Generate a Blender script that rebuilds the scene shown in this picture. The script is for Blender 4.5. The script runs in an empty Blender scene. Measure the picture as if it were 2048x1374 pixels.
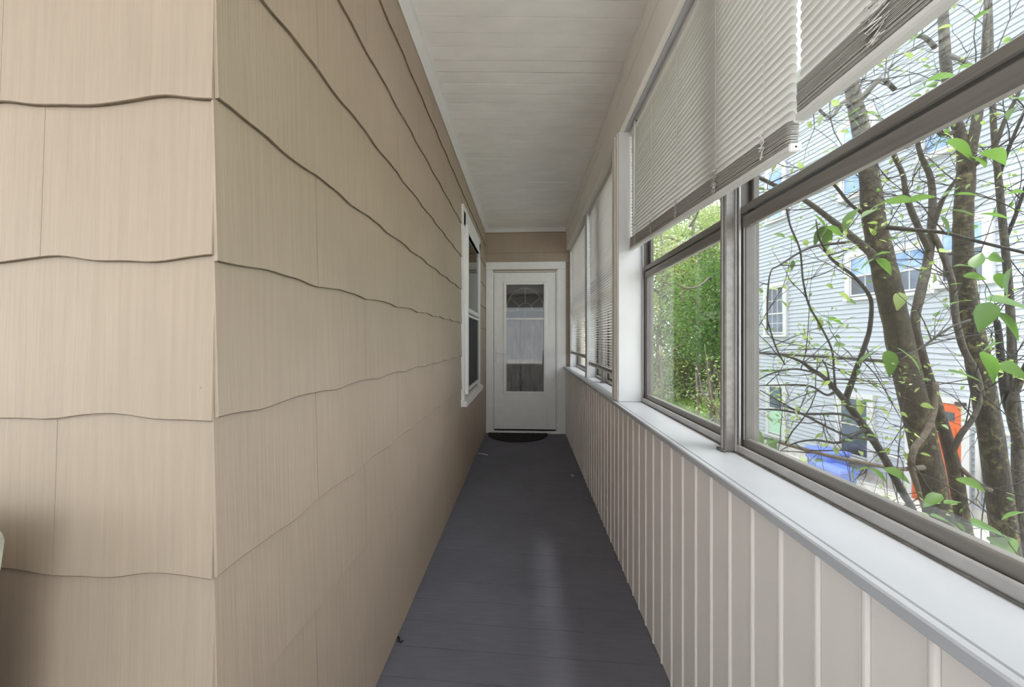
import bpy, math, random
import numpy as np
from mathutils import Vector, Matrix, Euler, noise as mnoise

# ------------------------------------------------------------------ camera, world, light
F = 770.0                      # focal length in pixels of the 2048 px wide frame
YAW = 0.0524                   # camera turned a little to the left of the corridor
VPX, VPY = 1052.0, 680.0       # where the corridor's lines meet
PPX = VPX - F * math.tan(YAW)
CAMZ = 1.21
scene = bpy.context.scene
cam_data = bpy.data.cameras.new('camera')
cam_data.sensor_fit = 'HORIZONTAL'
cam_data.sensor_width = 36.0
cam_data.lens = 36.0 * F / 2048.0
cam_data.shift_x = (1024.0 - PPX) / 2048.0
cam_data.shift_y = -(687.0 - VPY) / 2048.0
cam_data.clip_start = 0.02
cam_data.clip_end = 300
cam = bpy.data.objects.new('camera', cam_data)
scene.collection.objects.link(cam)
cam.location = (0, 0, CAMZ)
cam.rotation_euler = (math.pi / 2, 0, YAW)
scene.camera = cam

world = bpy.data.worlds.new('overcast_sky')
scene.world = world
world.use_nodes = True
bg = world.node_tree.nodes['Background']
bg.inputs[0].default_value = (0.90, 0.95, 1.0, 1)
bg.inputs[1].default_value = 1.35

sun_data = bpy.data.lights.new('veiled_sun', 'SUN')
sun_data.energy = 5.5
sun_data.angle = math.radians(30)
sun_data.color = (1.0, 0.975, 0.94)
sun = bpy.data.objects.new('veiled_sun', sun_data)
scene.collection.objects.link(sun)
sun.rotation_euler = Vector((-0.14, 0.16, -0.97)).to_track_quat('-Z', 'Y').to_euler()

scene.view_settings.view_transform = 'Standard'
scene.view_settings.look = 'None'
scene.view_settings.exposure = 1.70
scene.view_settings.gamma = 1.0
scene.view_settings.use_curve_mapping = False
try:
    scene.cycles.max_bounces = 10
    scene.cycles.diffuse_bounces = 6
    scene.cycles.transparent_max_bounces = 24
    scene.cycles.sample_clamp_indirect = 8.0
except Exception:
    pass

random.seed(7)
rng = np.random.default_rng(11)
COL = scene.collection
RIGHT = Vector((math.cos(YAW), math.sin(YAW), 0))
FWD = Vector((-math.sin(YAW), math.cos(YAW), 0))
UP = Vector((0, 0, 1))
CAM = Vector((0, 0, CAMZ))

def W(px, py, d):
    """The place that the photograph shows at (px, py), d metres in front of the camera."""
    return CAM + FWD * d + RIGHT * ((px - PPX) / F * d) + UP * ((VPY - py) / F * d)

# ------------------------------------------------------------------ materials
MATS = {}
def new_mat(name):
    m = bpy.data.materials.new(name)
    m.use_nodes = True
    nt = m.node_tree
    b = nt.nodes['Principled BSDF']
    return m, nt, b

def coords(nt, kind='Object', scale=(1, 1, 1)):
    """Position in the place (world metres), scaled."""
    g = nt.nodes.new('ShaderNodeNewGeometry')
    mp = nt.nodes.new('ShaderNodeMapping')
    mp.inputs['Scale'].default_value = scale
    nt.links.new(g.outputs['Position'], mp.inputs['Vector'])
    return mp.outputs['Vector']

def noise(nt, vec, scale=5, detail=4, rough=0.55):
    n = nt.nodes.new('ShaderNodeTexNoise')
    n.inputs['Scale'].default_value = scale
    n.inputs['Detail'].default_value = detail
    n.inputs['Roughness'].default_value = rough
    nt.links.new(vec, n.inputs['Vector'])
    return n.outputs['Fac']

def ramp(nt, fac, stops):
    r = nt.nodes.new('ShaderNodeValToRGB')
    els = r.color_ramp.elements
    while len(els) < len(stops):
        els.new(0.5)
    for e, (p, c) in zip(els, stops):
        e.position = p
        e.color = (*c, 1)
    nt.links.new(fac, r.inputs['Fac'])
    return r.outputs['Color']

def bump(nt, b, height, strength=0.3, dist=0.002):
    bp = nt.nodes.new('ShaderNodeBump')
    bp.inputs['Strength'].default_value = strength
    bp.inputs['Distance'].default_value = dist
    nt.links.new(height, bp.inputs['Height'])
    nt.links.new(bp.outputs['Normal'], b.inputs['Normal'])

def mixrgb(nt, fac, a, c2, blend='MIX'):
    m = nt.nodes.new('ShaderNodeMix')
    m.data_type = 'RGBA'
    m.blend_type = blend
    if isinstance(fac, (int, float)):
        m.inputs[0].default_value = fac
    else:
        nt.links.new(fac, m.inputs[0])
    for s, v in ((m.inputs[6], a), (m.inputs[7], c2)):
        if isinstance(v, tuple):
            s.default_value = (*v, 1)
        else:
            nt.links.new(v, s)
    return m.outputs[2]

def simple(name, col, rough=0.5, metal=0.0, var=0.06, nscale=9, stretch=(1, 1, 1), bumpk=0.0, spec=0.5, bscale=60):
    m, nt, b = new_mat(name)
    v = coords(nt, scale=stretch)
    n = noise(nt, v, nscale, 5)
    lo = tuple(max(0, c * (1 - var)) for c in col)
    hi = tuple(min(1, c * (1 + var)) for c in col)
    nt.links.new(ramp(nt, n, [(0.3, lo), (0.7, hi)]), b.inputs['Base Color'])
    b.inputs['Roughness'].default_value = rough
    b.inputs['Metallic'].default_value = metal
    b.inputs['Specular IOR Level'].default_value = spec
    if bumpk:
        bump(nt, b, noise(nt, v, bscale, 3), bumpk, 0.002)
    MATS[name] = m
    return m

def shingle_mat(name, base):
    m, nt, b = new_mat(name)
    grain = noise(nt, coords(nt, scale=(95, 95, 2.2)), 1.0, 3, 0.6)
    fine = noise(nt, coords(nt, scale=(240, 240, 5)), 1.0, 2, 0.5)
    blot = noise(nt, coords(nt, scale=(1, 1, 1)), 2.3, 3)
    patch = noise(nt, coords(nt, scale=(1.6, 1.6, 1.6)), 1.7, 2)
    c1 = ramp(nt, blot, [(0.3, tuple(c * 0.93 for c in base)), (0.72, tuple(min(1, c * 1.06) for c in base))])
    c2 = mixrgb(nt, 0.18, c1, ramp(nt, grain, [(0.32, tuple(c * 0.72 for c in base)), (0.68, tuple(min(1, c * 1.18) for c in base))]))
    nt.links.new(c2, b.inputs['Base Color'])
    b.inputs['Roughness'].default_value = 0.62
    add = nt.nodes.new('ShaderNodeMath'); add.operation = 'MULTIPLY_ADD'
    nt.links.new(fine, add.inputs[0]); add.inputs[1].default_value = 0.35
    nt.links.new(grain, add.inputs[2])
    mul = nt.nodes.new('ShaderNodeMath'); mul.operation = 'MULTIPLY'
    nt.links.new(add.outputs[0], mul.inputs[0])
    mr = nt.nodes.new('ShaderNodeMapRange')
    mr.inputs[1].default_value = 0.38; mr.inputs[2].default_value = 0.62
    mr.inputs[3].default_value = 0.25; mr.inputs[4].default_value = 1.0
    nt.links.new(patch, mr.inputs[0]); nt.links.new(mr.outputs[0], mul.inputs[1])
    bump(nt, b, mul.outputs[0], 0.55, 0.0022)
    MATS[name] = m

shingle_mat('shingle_paint', (0.428, 0.343, 0.264))
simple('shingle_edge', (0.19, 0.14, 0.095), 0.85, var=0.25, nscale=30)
simple('white_trim', (0.78, 0.77, 0.75), 0.42, var=0.04, nscale=6, bumpk=0.05)
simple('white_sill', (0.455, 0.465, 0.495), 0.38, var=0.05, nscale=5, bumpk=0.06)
simple('white_post', (0.66, 0.66, 0.665), 0.42, var=0.03, nscale=5)
simple('ceiling_paint', (0.90, 0.88, 0.85), 0.5, var=0.05, nscale=4, stretch=(1, 2, 1), bumpk=0.04)
simple('beam_paint', (0.84, 0.80, 0.745), 0.45, var=0.03)
simple('beige_panel', (0.82, 0.77, 0.735), 0.42, var=0.04, nscale=3, stretch=(1, 1, .3))
simple('door_white', (0.88, 0.87, 0.855), 0.4, var=0.03)
simple('blind_bar', (0.74, 0.73, 0.71), 0.4, var=0.03)
simple('cord', (0.86, 0.83, 0.79), 0.8, var=0.1)
simple('ladder', (0.55, 0.53, 0.50), 0.8, var=0.05)
simple('aluminium_dark', (0.115, 0.106, 0.098), 0.45, metal=0.35, var=0.12, nscale=12)
simple('dark_gap', (0.02, 0.018, 0.016), 0.9)
simple('black_iron', (0.02, 0.02, 0.022), 0.5)
simple('rubber_mat', (0.018, 0.018, 0.017), 0.85, var=0.5, nscale=60, bumpk=0.6, bscale=180)
simple('caulk', (0.16, 0.15, 0.14), 0.8, var=0.4, nscale=40, bumpk=0.4)
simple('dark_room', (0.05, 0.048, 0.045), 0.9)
simple('curtain', (0.78, 0.78, 0.75), 0.9, var=0.1)
simple('sheer', (0.48, 0.45, 0.43), 0.9, var=0.35, nscale=7, stretch=(3, 1, .6))
simple('muntin', (0.42, 0.41, 0.39), 0.5)
simple('screen_mesh', (0.035, 0.036, 0.036), 0.75)
simple('chair_fabric', (0.40, 0.39, 0.31), 0.9, var=0.3, nscale=38, bumpk=0.3)
simple('dark_wood', (0.10, 0.075, 0.05), 0.5, var=0.25)
simple('twig_white', (0.75, 0.73, 0.68), 0.8)
simple('house_trim', (0.46, 0.46, 0.465), 0.5, var=0.02)
simple('vinyl', (0.335, 0.36, 0.405), 0.45, var=0.03, nscale=1.3)
simple('orange_paint', (0.50, 0.085, 0.016), 0.45, var=0.06)
simple('concrete', (0.42, 0.40, 0.37), 0.85, var=0.2, nscale=12, bumpk=0.3)
simple('pale_concrete', (0.55, 0.53, 0.50), 0.85, var=0.08, nscale=3)
simple('gravel', (0.40, 0.385, 0.35), 0.95, var=0.35, nscale=26, bumpk=0.5, bscale=50)
simple('blue_plastic', (0.10, 0.16, 0.46), 0.4, var=0.06)
simple('brick_red', (0.45, 0.12, 0.085), 0.8, var=0.2, nscale=20)
simple('green_shade', (0.33, 0.50, 0.38), 0.8, var=0.05)
simple('soil', (0.11, 0.16, 0.045), 0.95, var=0.5, nscale=1.4, bumpk=0.6, bscale=14)
simple('fence_wood', (0.46, 0.50, 0.54), 0.8, var=0.12, nscale=5, stretch=(4, 4, .4))
simple('stone', (0.36, 0.35, 0.32), 0.9, var=0.25, nscale=7, bumpk=0.5, bscale=20)
simple('gutter_grey', (0.46, 0.47, 0.50), 0.4, var=0.05)

# painted floor planks: worn charcoal paint
m, nt, b = new_mat('floor_paint')
n1 = noise(nt, coords(nt), 2.2, 5)
n2 = noise(nt, coords(nt, scale=(3, 26, 3)), 3.0, 4)
c1 = ramp(nt, n1, [(0.3, (0.135, 0.137, 0.168)), (0.7, (0.180, 0.182, 0.222))])
c2 = mixrgb(nt, 0.3, c1, ramp(nt, n2, [(0.35, (0.128, 0.130, 0.158)), (0.7, (0.20, 0.202, 0.245))]))
nt.links.new(c2, b.inputs['Base Color'])
b.inputs['Roughness'].default_value = 0.66
b.inputs['Specular IOR Level'].default_value = 0.35
bump(nt, b, n2, 0.15, 0.002)
MATS['floor_paint'] = m

# milled aluminium of the window frames
m, nt, b = new_mat('aluminium')
n1 = noise(nt, coords(nt, scale=(40, 3, 40)), 1.5, 4)
nt.links.new(ramp(nt, n1, [(0.3, (0.20, 0.187, 0.173)), (0.7, (0.27, 0.252, 0.235))]), b.inputs['Base Color'])
b.inputs['Metallic'].default_value = 0.45
b.inputs['Roughness'].default_value = 0.42
MATS['aluminium'] = m
simple('aluminium_pale', (0.46, 0.45, 0.44), 0.4, metal=0.4, var=0.1, nscale=14)

def glass_mat(name, tint=(1, 1, 1), refl=0.06, edge=0.35):
    m = bpy.data.materials.new(name); m.use_nodes = True
    nt = m.node_tree; nt.nodes.clear()
    out = nt.nodes.new('ShaderNodeOutputMaterial')
    tr = nt.nodes.new('ShaderNodeBsdfTransparent'); tr.inputs[0].default_value = (*tint, 1)
    gl = nt.nodes.new('ShaderNodeBsdfGlossy'); gl.inputs['Roughness'].default_value = 0.02
    fr = nt.nodes.new('ShaderNodeFresnel'); fr.inputs['IOR'].default_value = 1.45
    mx = nt.nodes.new('ShaderNodeMixShader')
    mu = nt.nodes.new('ShaderNodeMath'); mu.operation = 'MULTIPLY'
    mu.inputs[1].default_value = edge * 2
    nt.links.new(fr.outputs[0], mu.inputs[0])
    nt.links.new(mu.outputs[0], mx.inputs[0])
    nt.links.new(tr.outputs[0], mx.inputs[1]); nt.links.new(gl.outputs[0], mx.inputs[2])
    nt.links.new(mx.outputs[0], out.inputs[0])
    MATS[name] = m
glass_mat('window_glass', (0.97, 0.98, 0.975), edge=0.16)
glass_mat('door_glass', (0.82, 0.82, 0.81), edge=0.5)

m, nt, b = new_mat('house_glass')
n1 = noise(nt, coords(nt), 1.6, 3)
nt.links.new(ramp(nt, n1, [(0.35, (0.035, 0.042, 0.055)), (0.7, (0.10, 0.13, 0.19))]), b.inputs['Base Color'])
b.inputs['Roughness'].default_value = 0.08
MATS['house_glass'] = m
m, nt, b = new_mat('house_glass_sky')  # blue base colour paints a reflected sky into the panes
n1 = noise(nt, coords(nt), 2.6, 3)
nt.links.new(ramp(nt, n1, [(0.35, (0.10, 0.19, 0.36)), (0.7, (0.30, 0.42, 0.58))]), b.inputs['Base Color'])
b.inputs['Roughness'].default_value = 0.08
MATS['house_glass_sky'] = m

# thin plastic slats let a little daylight through
def thin_mat(name, col, trans_col, fac, rough=0.5, var=0.05, nscale=3):
    m = bpy.data.materials.new(name); m.use_nodes = True
    nt = m.node_tree; nt.nodes.clear()
    out = nt.nodes.new('ShaderNodeOutputMaterial')
    p = nt.nodes.new('ShaderNodeBsdfPrincipled')
    n = noise(nt, coords(nt), nscale, 3)
    nt.links.new(ramp(nt, n, [(0.3, tuple(c * (1 - var) for c in col)), (0.7, tuple(min(1, c * (1 + var)) for c in col))]), p.inputs['Base Color'])
    p.inputs['Roughness'].default_value = rough
    t = nt.nodes.new('ShaderNodeBsdfTranslucent')
    t.inputs[0].default_value = (*trans_col, 1)
    mx = nt.nodes.new('ShaderNodeMixShader'); mx.inputs[0].default_value = fac
    nt.links.new(p.outputs[0], mx.inputs[1]); nt.links.new(t.outputs[0], mx.inputs[2])
    nt.links.new(mx.outputs[0], out.inputs[0])
    MATS[name] = m
thin_mat('slat', (0.62, 0.595, 0.57), (0.86, 0.84, 0.81), 0.20, 0.45)
thin_mat('leaf_green', (0.050, 0.105, 0.022), (0.080, 0.165, 0.025), 0.45, 0.45, 0.35, 6)
thin_mat('leaf_lime', (0.16, 0.22, 0.065), (0.22, 0.30, 0.075), 0.45, 0.5, 0.3, 5)
thin_mat('leaf_olive', (0.20, 0.23, 0.075), (0.27, 0.31, 0.085), 0.4, 0.6, 0.4, 1.2)
thin_mat('leaf_mid', (0.18, 0.26, 0.07), (0.25, 0.36, 0.08), 0.4, 0.6, 0.4, 1.0)
thin_mat('leaf_deep', (0.060, 0.095, 0.028), (0.085, 0.14, 0.032), 0.4, 0.6, 0.45, 0.9)
thin_mat('leaf_bright', (0.085, 0.165, 0.04), (0.13, 0.25, 0.045), 0.4, 0.55, 0.4, 1.2)
thin_mat('leaf_pale', (0.17, 0.22, 0.08), (0.22, 0.28, 0.09), 0.4, 0.55, 0.3, 1.4)
thin_mat('grass_blade', (0.22, 0.36, 0.07), (0.3, 0.45, 0.07), 0.3, 0.6, 0.4, 1.0)

def bark_mat(name, dark, light, lichen, lk=0.5, s=1.0):
    m, nt, b = new_mat(name)
    n1 = noise(nt, coords(nt, scale=(70 * s, 70 * s, 18 * s)), 1.0, 5, 0.65)
    n2 = noise(nt, coords(nt), 26 * s, 4, 0.6)
    n3 = noise(nt, coords(nt), 3.0, 2)
    c1 = ramp(nt, n1, [(0.32, dark), (0.66, light)])
    mask = nt.nodes.new('ShaderNodeMath'); mask.operation = 'MULTIPLY'
    mr = nt.nodes.new('ShaderNodeMapRange')
    mr.inputs[1].default_value = 0.5; mr.inputs[2].default_value = 0.62
    nt.links.new(n2, mr.inputs[0])
    mr2 = nt.nodes.new('ShaderNodeMapRange')
    mr2.inputs[1].default_value = 0.4; mr2.inputs[2].default_value = 0.6; mr2.inputs[4].default_value = lk
    nt.links.new(n3, mr2.inputs[0])
    nt.links.new(mr.outputs[0], mask.inputs[0]); nt.links.new(mr2.outputs[0], mask.inputs[1])
    nt.links.new(mixrgb(nt, mask.outputs[0], c1, lichen), b.inputs['Base Color'])
    b.inputs['Roughness'].default_value = 0.9
    add = nt.nodes.new('ShaderNodeMath'); add.operation = 'ADD'
    nt.links.new(n1, add.inputs[0]); nt.links.new(n2, add.inputs[1])
    bump(nt, b, add.outputs[0], 0.9, 0.012)
    MATS[name] = m
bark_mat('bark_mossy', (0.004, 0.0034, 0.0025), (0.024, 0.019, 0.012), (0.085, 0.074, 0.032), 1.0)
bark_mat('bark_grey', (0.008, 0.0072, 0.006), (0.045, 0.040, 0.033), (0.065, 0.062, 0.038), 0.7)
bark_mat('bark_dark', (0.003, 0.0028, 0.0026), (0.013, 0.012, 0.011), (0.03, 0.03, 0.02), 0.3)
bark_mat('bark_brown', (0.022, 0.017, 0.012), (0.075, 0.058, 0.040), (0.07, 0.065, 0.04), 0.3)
bark_mat('bark_far', (0.045, 0.037, 0.027), (0.15, 0.125, 0.09), (0.14, 0.14, 0.08), 0.4, 0.3)

# ------------------------------------------------------------------ mesh helpers
LOCS = {}
class MB:
    def __init__(s):
        s.v = []; s.f = []
    def box(s, x0, x1, y0, y1, z0, z1):
        x0, x1 = min(x0, x1), max(x0, x1); y0, y1 = min(y0, y1), max(y0, y1); z0, z1 = min(z0, z1), max(z0, z1)
        i = len(s.v)
        s.v += [(x0, y0, z0), (x1, y0, z0), (x1, y1, z0), (x0, y1, z0), (x0, y0, z1), (x1, y0, z1), (x1, y1, z1), (x0, y1, z1)]
        s.f += [tuple(i + k for k in q) for q in ((0, 3, 2, 1), (4, 5, 6, 7), (0, 1, 5, 4), (1, 2, 6, 5), (2, 3, 7, 6), (3, 0, 4, 7))]
        return s
    def chamfer(s, x0, x1, y0, y1, z0, z1, c):
        """A box with its edges taken off."""
        x0, x1 = min(x0, x1), max(x0, x1); y0, y1 = min(y0, y1), max(y0, y1); z0, z1 = min(z0, z1), max(z0, z1)
        c = min(c, (x1 - x0) * .45, (y1 - y0) * .45, (z1 - z0) * .45)
        i = len(s.v)
        idx = {}
        for a, x in enumerate((x0, x1)):
            for b_, y in enumerate((y0, y1)):
                for d, z in enumerate((z0, z1)):
                    sx = c if a == 0 else -c; sy = c if b_ == 0 else -c; sz = c if d == 0 else -c
                    for k, p in enumerate(((x, y + sy, z + sz), (x + sx, y, z + sz), (x + sx, y + sy, z))):
                        idx[(a, b_, d, k)] = len(s.v); s.v.append(p)
        def q(*ks): s.f.append(tuple(idx[k] for k in ks))
        q((0,0,0,0),(0,0,1,0),(0,1,1,0),(0,1,0,0)); q((1,0,0,0),(1,1,0,0),(1,1,1,0),(1,0,1,0))
        q((0,0,0,1),(1,0,0,1),(1,0,1,1),(0,0,1,1)); q((0,1,0,1),(0,1,1,1),(1,1,1,1),(1,1,0,1))
        q((0,0,0,2),(0,1,0,2),(1,1,0,2),(1,0,0,2)); q((0,0,1,2),(1,0,1,2),(1,1,1,2),(0,1,1,2))
        for a in (0, 1):
            for b_ in (0, 1):
                q((a,b_,0,0),(a,b_,1,0),(a,b_,1,1),(a,b_,0,1))
        for a in (0, 1):
            for d in (0, 1):
                q((a,0,d,0),(a,1,d,0),(a,1,d,2),(a,0,d,2))
        for b_ in (0, 1):
            for d in (0, 1):
                q((0,b_,d,1),(1,b_,d,1),(1,b_,d,2),(0,b_,d,2))
        for a in (0, 1):
            for b_ in (0, 1):
                for d in (0, 1):
                    q((a,b_,d,0),(a,b_,d,1),(a,b_,d,2))
        return s
    def prism(s, ring0, ring1, caps=True):
        i = len(s.v); n = len(ring0)
        s.v += [tuple(p) for p in ring0] + [tuple(p) for p in ring1]
        for k in range(n):
            j = (k + 1) % n
            s.f.append((i + k, i + j, i + n + j, i + n + k))
        if caps:
            s.f.append(tuple(i + k for k in reversed(range(n))))
            s.f.append(tuple(i + n + k for k in range(n)))
        return s
    def tube(s, pts, radii, seg=8, rough=0.0, caps=True):
        pts = [Vector(p) for p in pts]
        if isinstance(radii, (int, float)): radii = [radii] * len(pts)
        n = len(pts); rings = []
        t = (pts[1] - pts[0]).normalized()
        a = t.orthogonal().normalized()
        for k in range(n):
            if k == 0: t = pts[1] - pts[0]
            elif k == n - 1: t = pts[-1] - pts[-2]
            else: t = pts[k + 1] - pts[k - 1]
            t = t.normalized()
            a = (a - t * a.dot(t))
            if a.length < 1e-6: a = t.orthogonal()
            a = a.normalized(); bb = t.cross(a)
            base = len(s.v)
            for j in range(seg):
                th = 2 * math.pi * j / seg
                r = radii[k] * (1 + (random.uniform(-rough, rough) if rough else 0))
                s.v.append(tuple(pts[k] + (a * math.cos(th) + bb * math.sin(th)) * r))
            rings.append(base)
        for k in range(n - 1):
            for j in range(seg):
                j2 = (j + 1) % seg
                s.f.append((rings[k] + j, rings[k] + j2, rings[k + 1] + j2, rings[k + 1] + j))
        if caps:
            s.f.append(tuple(rings[0] + j for j in reversed(range(seg))))
            s.f.append(tuple(rings[-1] + j for j in range(seg)))
        return s
    def mesh(s, name, mat, smooth=False, centre=True):
        v = np.array(s.v, dtype=float)
        c = (v.min(0) + v.max(0)) / 2 if centre else np.zeros(3)
        me = bpy.data.meshes.new(name)
        me.from_pydata((v - c).tolist(), [], s.f)
        me.materials.append(MATS[mat])
        if smooth:
            me.polygons.foreach_set('use_smooth', [True] * len(me.polygons))
        me.update()
        return me, Vector(c)
    def build(s, name, mat, parent=None, smooth=False):
        me, c = s.mesh(name, mat, smooth)
        return link(name, me, c, parent)

def link(name, me, loc, parent=None, rot=None, scale=None):
    o = bpy.data.objects.new(name, me)
    COL.objects.link(o)
    o.location = loc
    if rot is not None: o.rotation_euler = rot
    if scale is not None: o.scale = (scale, scale, scale) if isinstance(scale, (int, float)) else scale
    LOCS[o.name] = Vector(loc) if parent is None else Vector(loc)
    if parent is not None:
        o.parent = parent
        o.matrix_parent_inverse = Matrix.Translation(-LOCS[parent.name])
    return o

def tag(o, label, cat, group=None, kind=None):
    o['label'] = label; o['category'] = cat
    if group: o['group'] = group
    if kind: o['kind'] = kind
    return o

def thing(name, loc, label, cat, group=None, kind=None):
    o = bpy.data.objects.new(name, None)
    COL.objects.link(o)
    o.empty_display_size = 0.05
    o.location = loc
    LOCS[o.name] = Vector(loc)
    return tag(o, label, cat, group, kind)

def stuff(o):
    o['kind'] = 'stuff'
    return o

def cloud_mesh(name, mat, verts, faces):
    me = bpy.data.meshes.new(name)
    me.from_pydata(verts, [], faces)
    me.materials.append(MATS[mat])
    me.update()
    return me

# ------------------------------------------------------------------ the porch: main sizes
XL = -0.534                 # left wall
Y0 = 0.635                  # corner of the house
YE = 5.01                   # end wall
ZC = 2.66                   # ceiling
XP = 0.510                  # knee wall panel face
ZS = 0.868                  # sill top
XB = 0.515                  # beam face
ZB = 2.365                  # beam underside
YB = -2.3                   # porch end behind the camera
XO = -2.7                   # porch side behind the camera, left

def sheared_board(x0, x1, w, t, z, k, gap, bev=0.002):
    """A board across the corridor whose joints run slightly off square (k = rise per metre)."""
    m = MB()
    h = (w - gap) / 2
    prof = [(-h, 0), (-h, t - bev), (-h + bev, t), (h - bev, t), (h, t - bev), (h, 0)]
    r0 = [(x0, y + k * x0, zz) for y, zz in prof]
    r1 = [(x1, y + k * x1, zz) for y, zz in prof]
    return m.prism(r0, r1)

# floor
floor = MB().box(XO, 0.66, YB, YE + .1, -0.16, -0.026).build('floor', 'dark_gap')
tag(floor, 'porch floor of charcoal painted planks running across the corridor', 'floor', kind='structure')
kf = -0.045
mA, cA = sheared_board(XL - .02, XP + .03, 0.14, 0.026, 0, kf, 0.0020, 0.0004).mesh('plank', 'floor_paint')
mB, cB = sheared_board(XO, XP + .03, 0.14, 0.026, 0, kf, 0.0020, 0.0004).mesh('plank', 'floor_paint')
y = YE + 0.04
while y > YB + .1:
    if y > Y0 + 0.05:
        link('plank', mA, cA + Vector((0, y, -0.026 + random.uniform(-.0005, .0003))), floor)
    else:
        link('plank', mB, cB + Vector((0, y, -0.026 + random.uniform(-.0005, .0003))), floor)
    y -= 0.14

# ceiling
ceiling = MB().box(XO, 0.70, YB, YE + .1, ZC + .014, ZC + .16).build('ceiling', 'dark_gap')
tag(ceiling, 'porch ceiling of narrow white painted boards laid crosswise', 'ceiling', kind='structure')
kc = 0.065
def ceil_mesh(x0, gap):
    m = sheared_board(x0, 0.53, 0.0904, 0.014, 0, kc, gap, 0.0003)
    m.v = [(a, b_, -c) for a, b_, c in m.v]
    m.f = [tuple(reversed(f)) for f in m.f]
    return m.mesh('ceiling_board', 'ceiling_paint')
cmesh = [ceil_mesh(XL, g) for g in (0.0022, 0.0032, 0.0046, 0.0070)]
cwide = ceil_mesh(XO, 0.0006)
y = YE + .02; i = 0
while y > YB + .1:
    if y > Y0 + .05:
        far = y > 3.2
        me, c = random.choices(cmesh, (5, 3, 2, 0.2) if far else (1.5, 2, 3, 1.2))[0]
    else:
        me, c = cwide
    link('ceiling_board', me, c + Vector((0, y, ZC + .014 + random.uniform(-.0012, .0012))), ceiling)
    y -= 0.0904

# ------------------------------------------------------------------ shingled walls
LINE0, EXPO = 1.619, 0.271
def wave(u, k, amp):
    return amp * (math.sin(2 * math.pi * u / 0.305 + k * 2.1) + 0.25 * math.sin(2 * math.pi * u / 0.147 + k * 4.3)) \
        + 0.0006 * math.sin(u * 61 + k)

def shingle(to3, u0, u1, zb, zt, k, amp, parent, flat_bottom=False, gap=0.0011):
    """to3(u, z, out): wall coordinates to the place. Wavy lower edge, laid on the course below."""
    L = u1 - u0
    if L < 0.008 or zt - zb < 0.01: return
    n = max(2, min(24, int(L / 0.016)))
    us = [u0 + gap + (L - 2 * gap) * j / n for j in range(n + 1)]
    bot = [zb + (0 if flat_bottom else wave(u, k, amp)) for u in us]
    fo, to, th, bv = 0.0118, 0.0040, 0.0068, 0.0016
    m = MB()
    front = [to3(u, z + bv, fo) for u, z in zip(us, bot)]
    edge = [to3(u, z, fo - bv * .6) for u, z in zip(us, bot)]
    back = [to3(u, z, fo - th) for u, z in zip(us, bot)]
    topf = [to3(u, zt, to) for u in us]
    m.v = front + back + topf + edge
    N = n + 1
    for j in range(n):
        m.f.append((j, j + 1, 2 * N + j + 1, 2 * N + j))       # face
    nface = len(m.f)
    for j in range(n):
        m.f.append((3 * N + j, 3 * N + j + 1, j + 1, j))       # worn lower edge, its dark colour also painting the shadow line under each course
        m.f.append((N + j, N + j + 1, 3 * N + j + 1, 3 * N + j))
    nedge = len(m.f)
    m.v += [to3(us[0], zt, 0.0), to3(us[-1], zt, 0.0)]
    m.f.append((0, 2 * N, 4 * N, N, 3 * N))                    # end edges
    m.f.append((N - 1, 4 * N - 1, 2 * N - 1, 4 * N + 1, 3 * N - 1))
    o = m.build('shingle', 'shingle_paint', parent)
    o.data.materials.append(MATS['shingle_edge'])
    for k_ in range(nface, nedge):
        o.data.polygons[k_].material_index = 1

def subtract(u0, u1, holes):
    segs = [(u0, u1)]
    for a, b_ in holes:
        out = []
        for s0, s1 in segs:
            if b_ <= s0 or a >= s1: out.append((s0, s1)); continue
            if a > s0: out.append((s0, a))
            if b_ < s1: out.append((b_, s1))
        segs = out
    return segs

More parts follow.
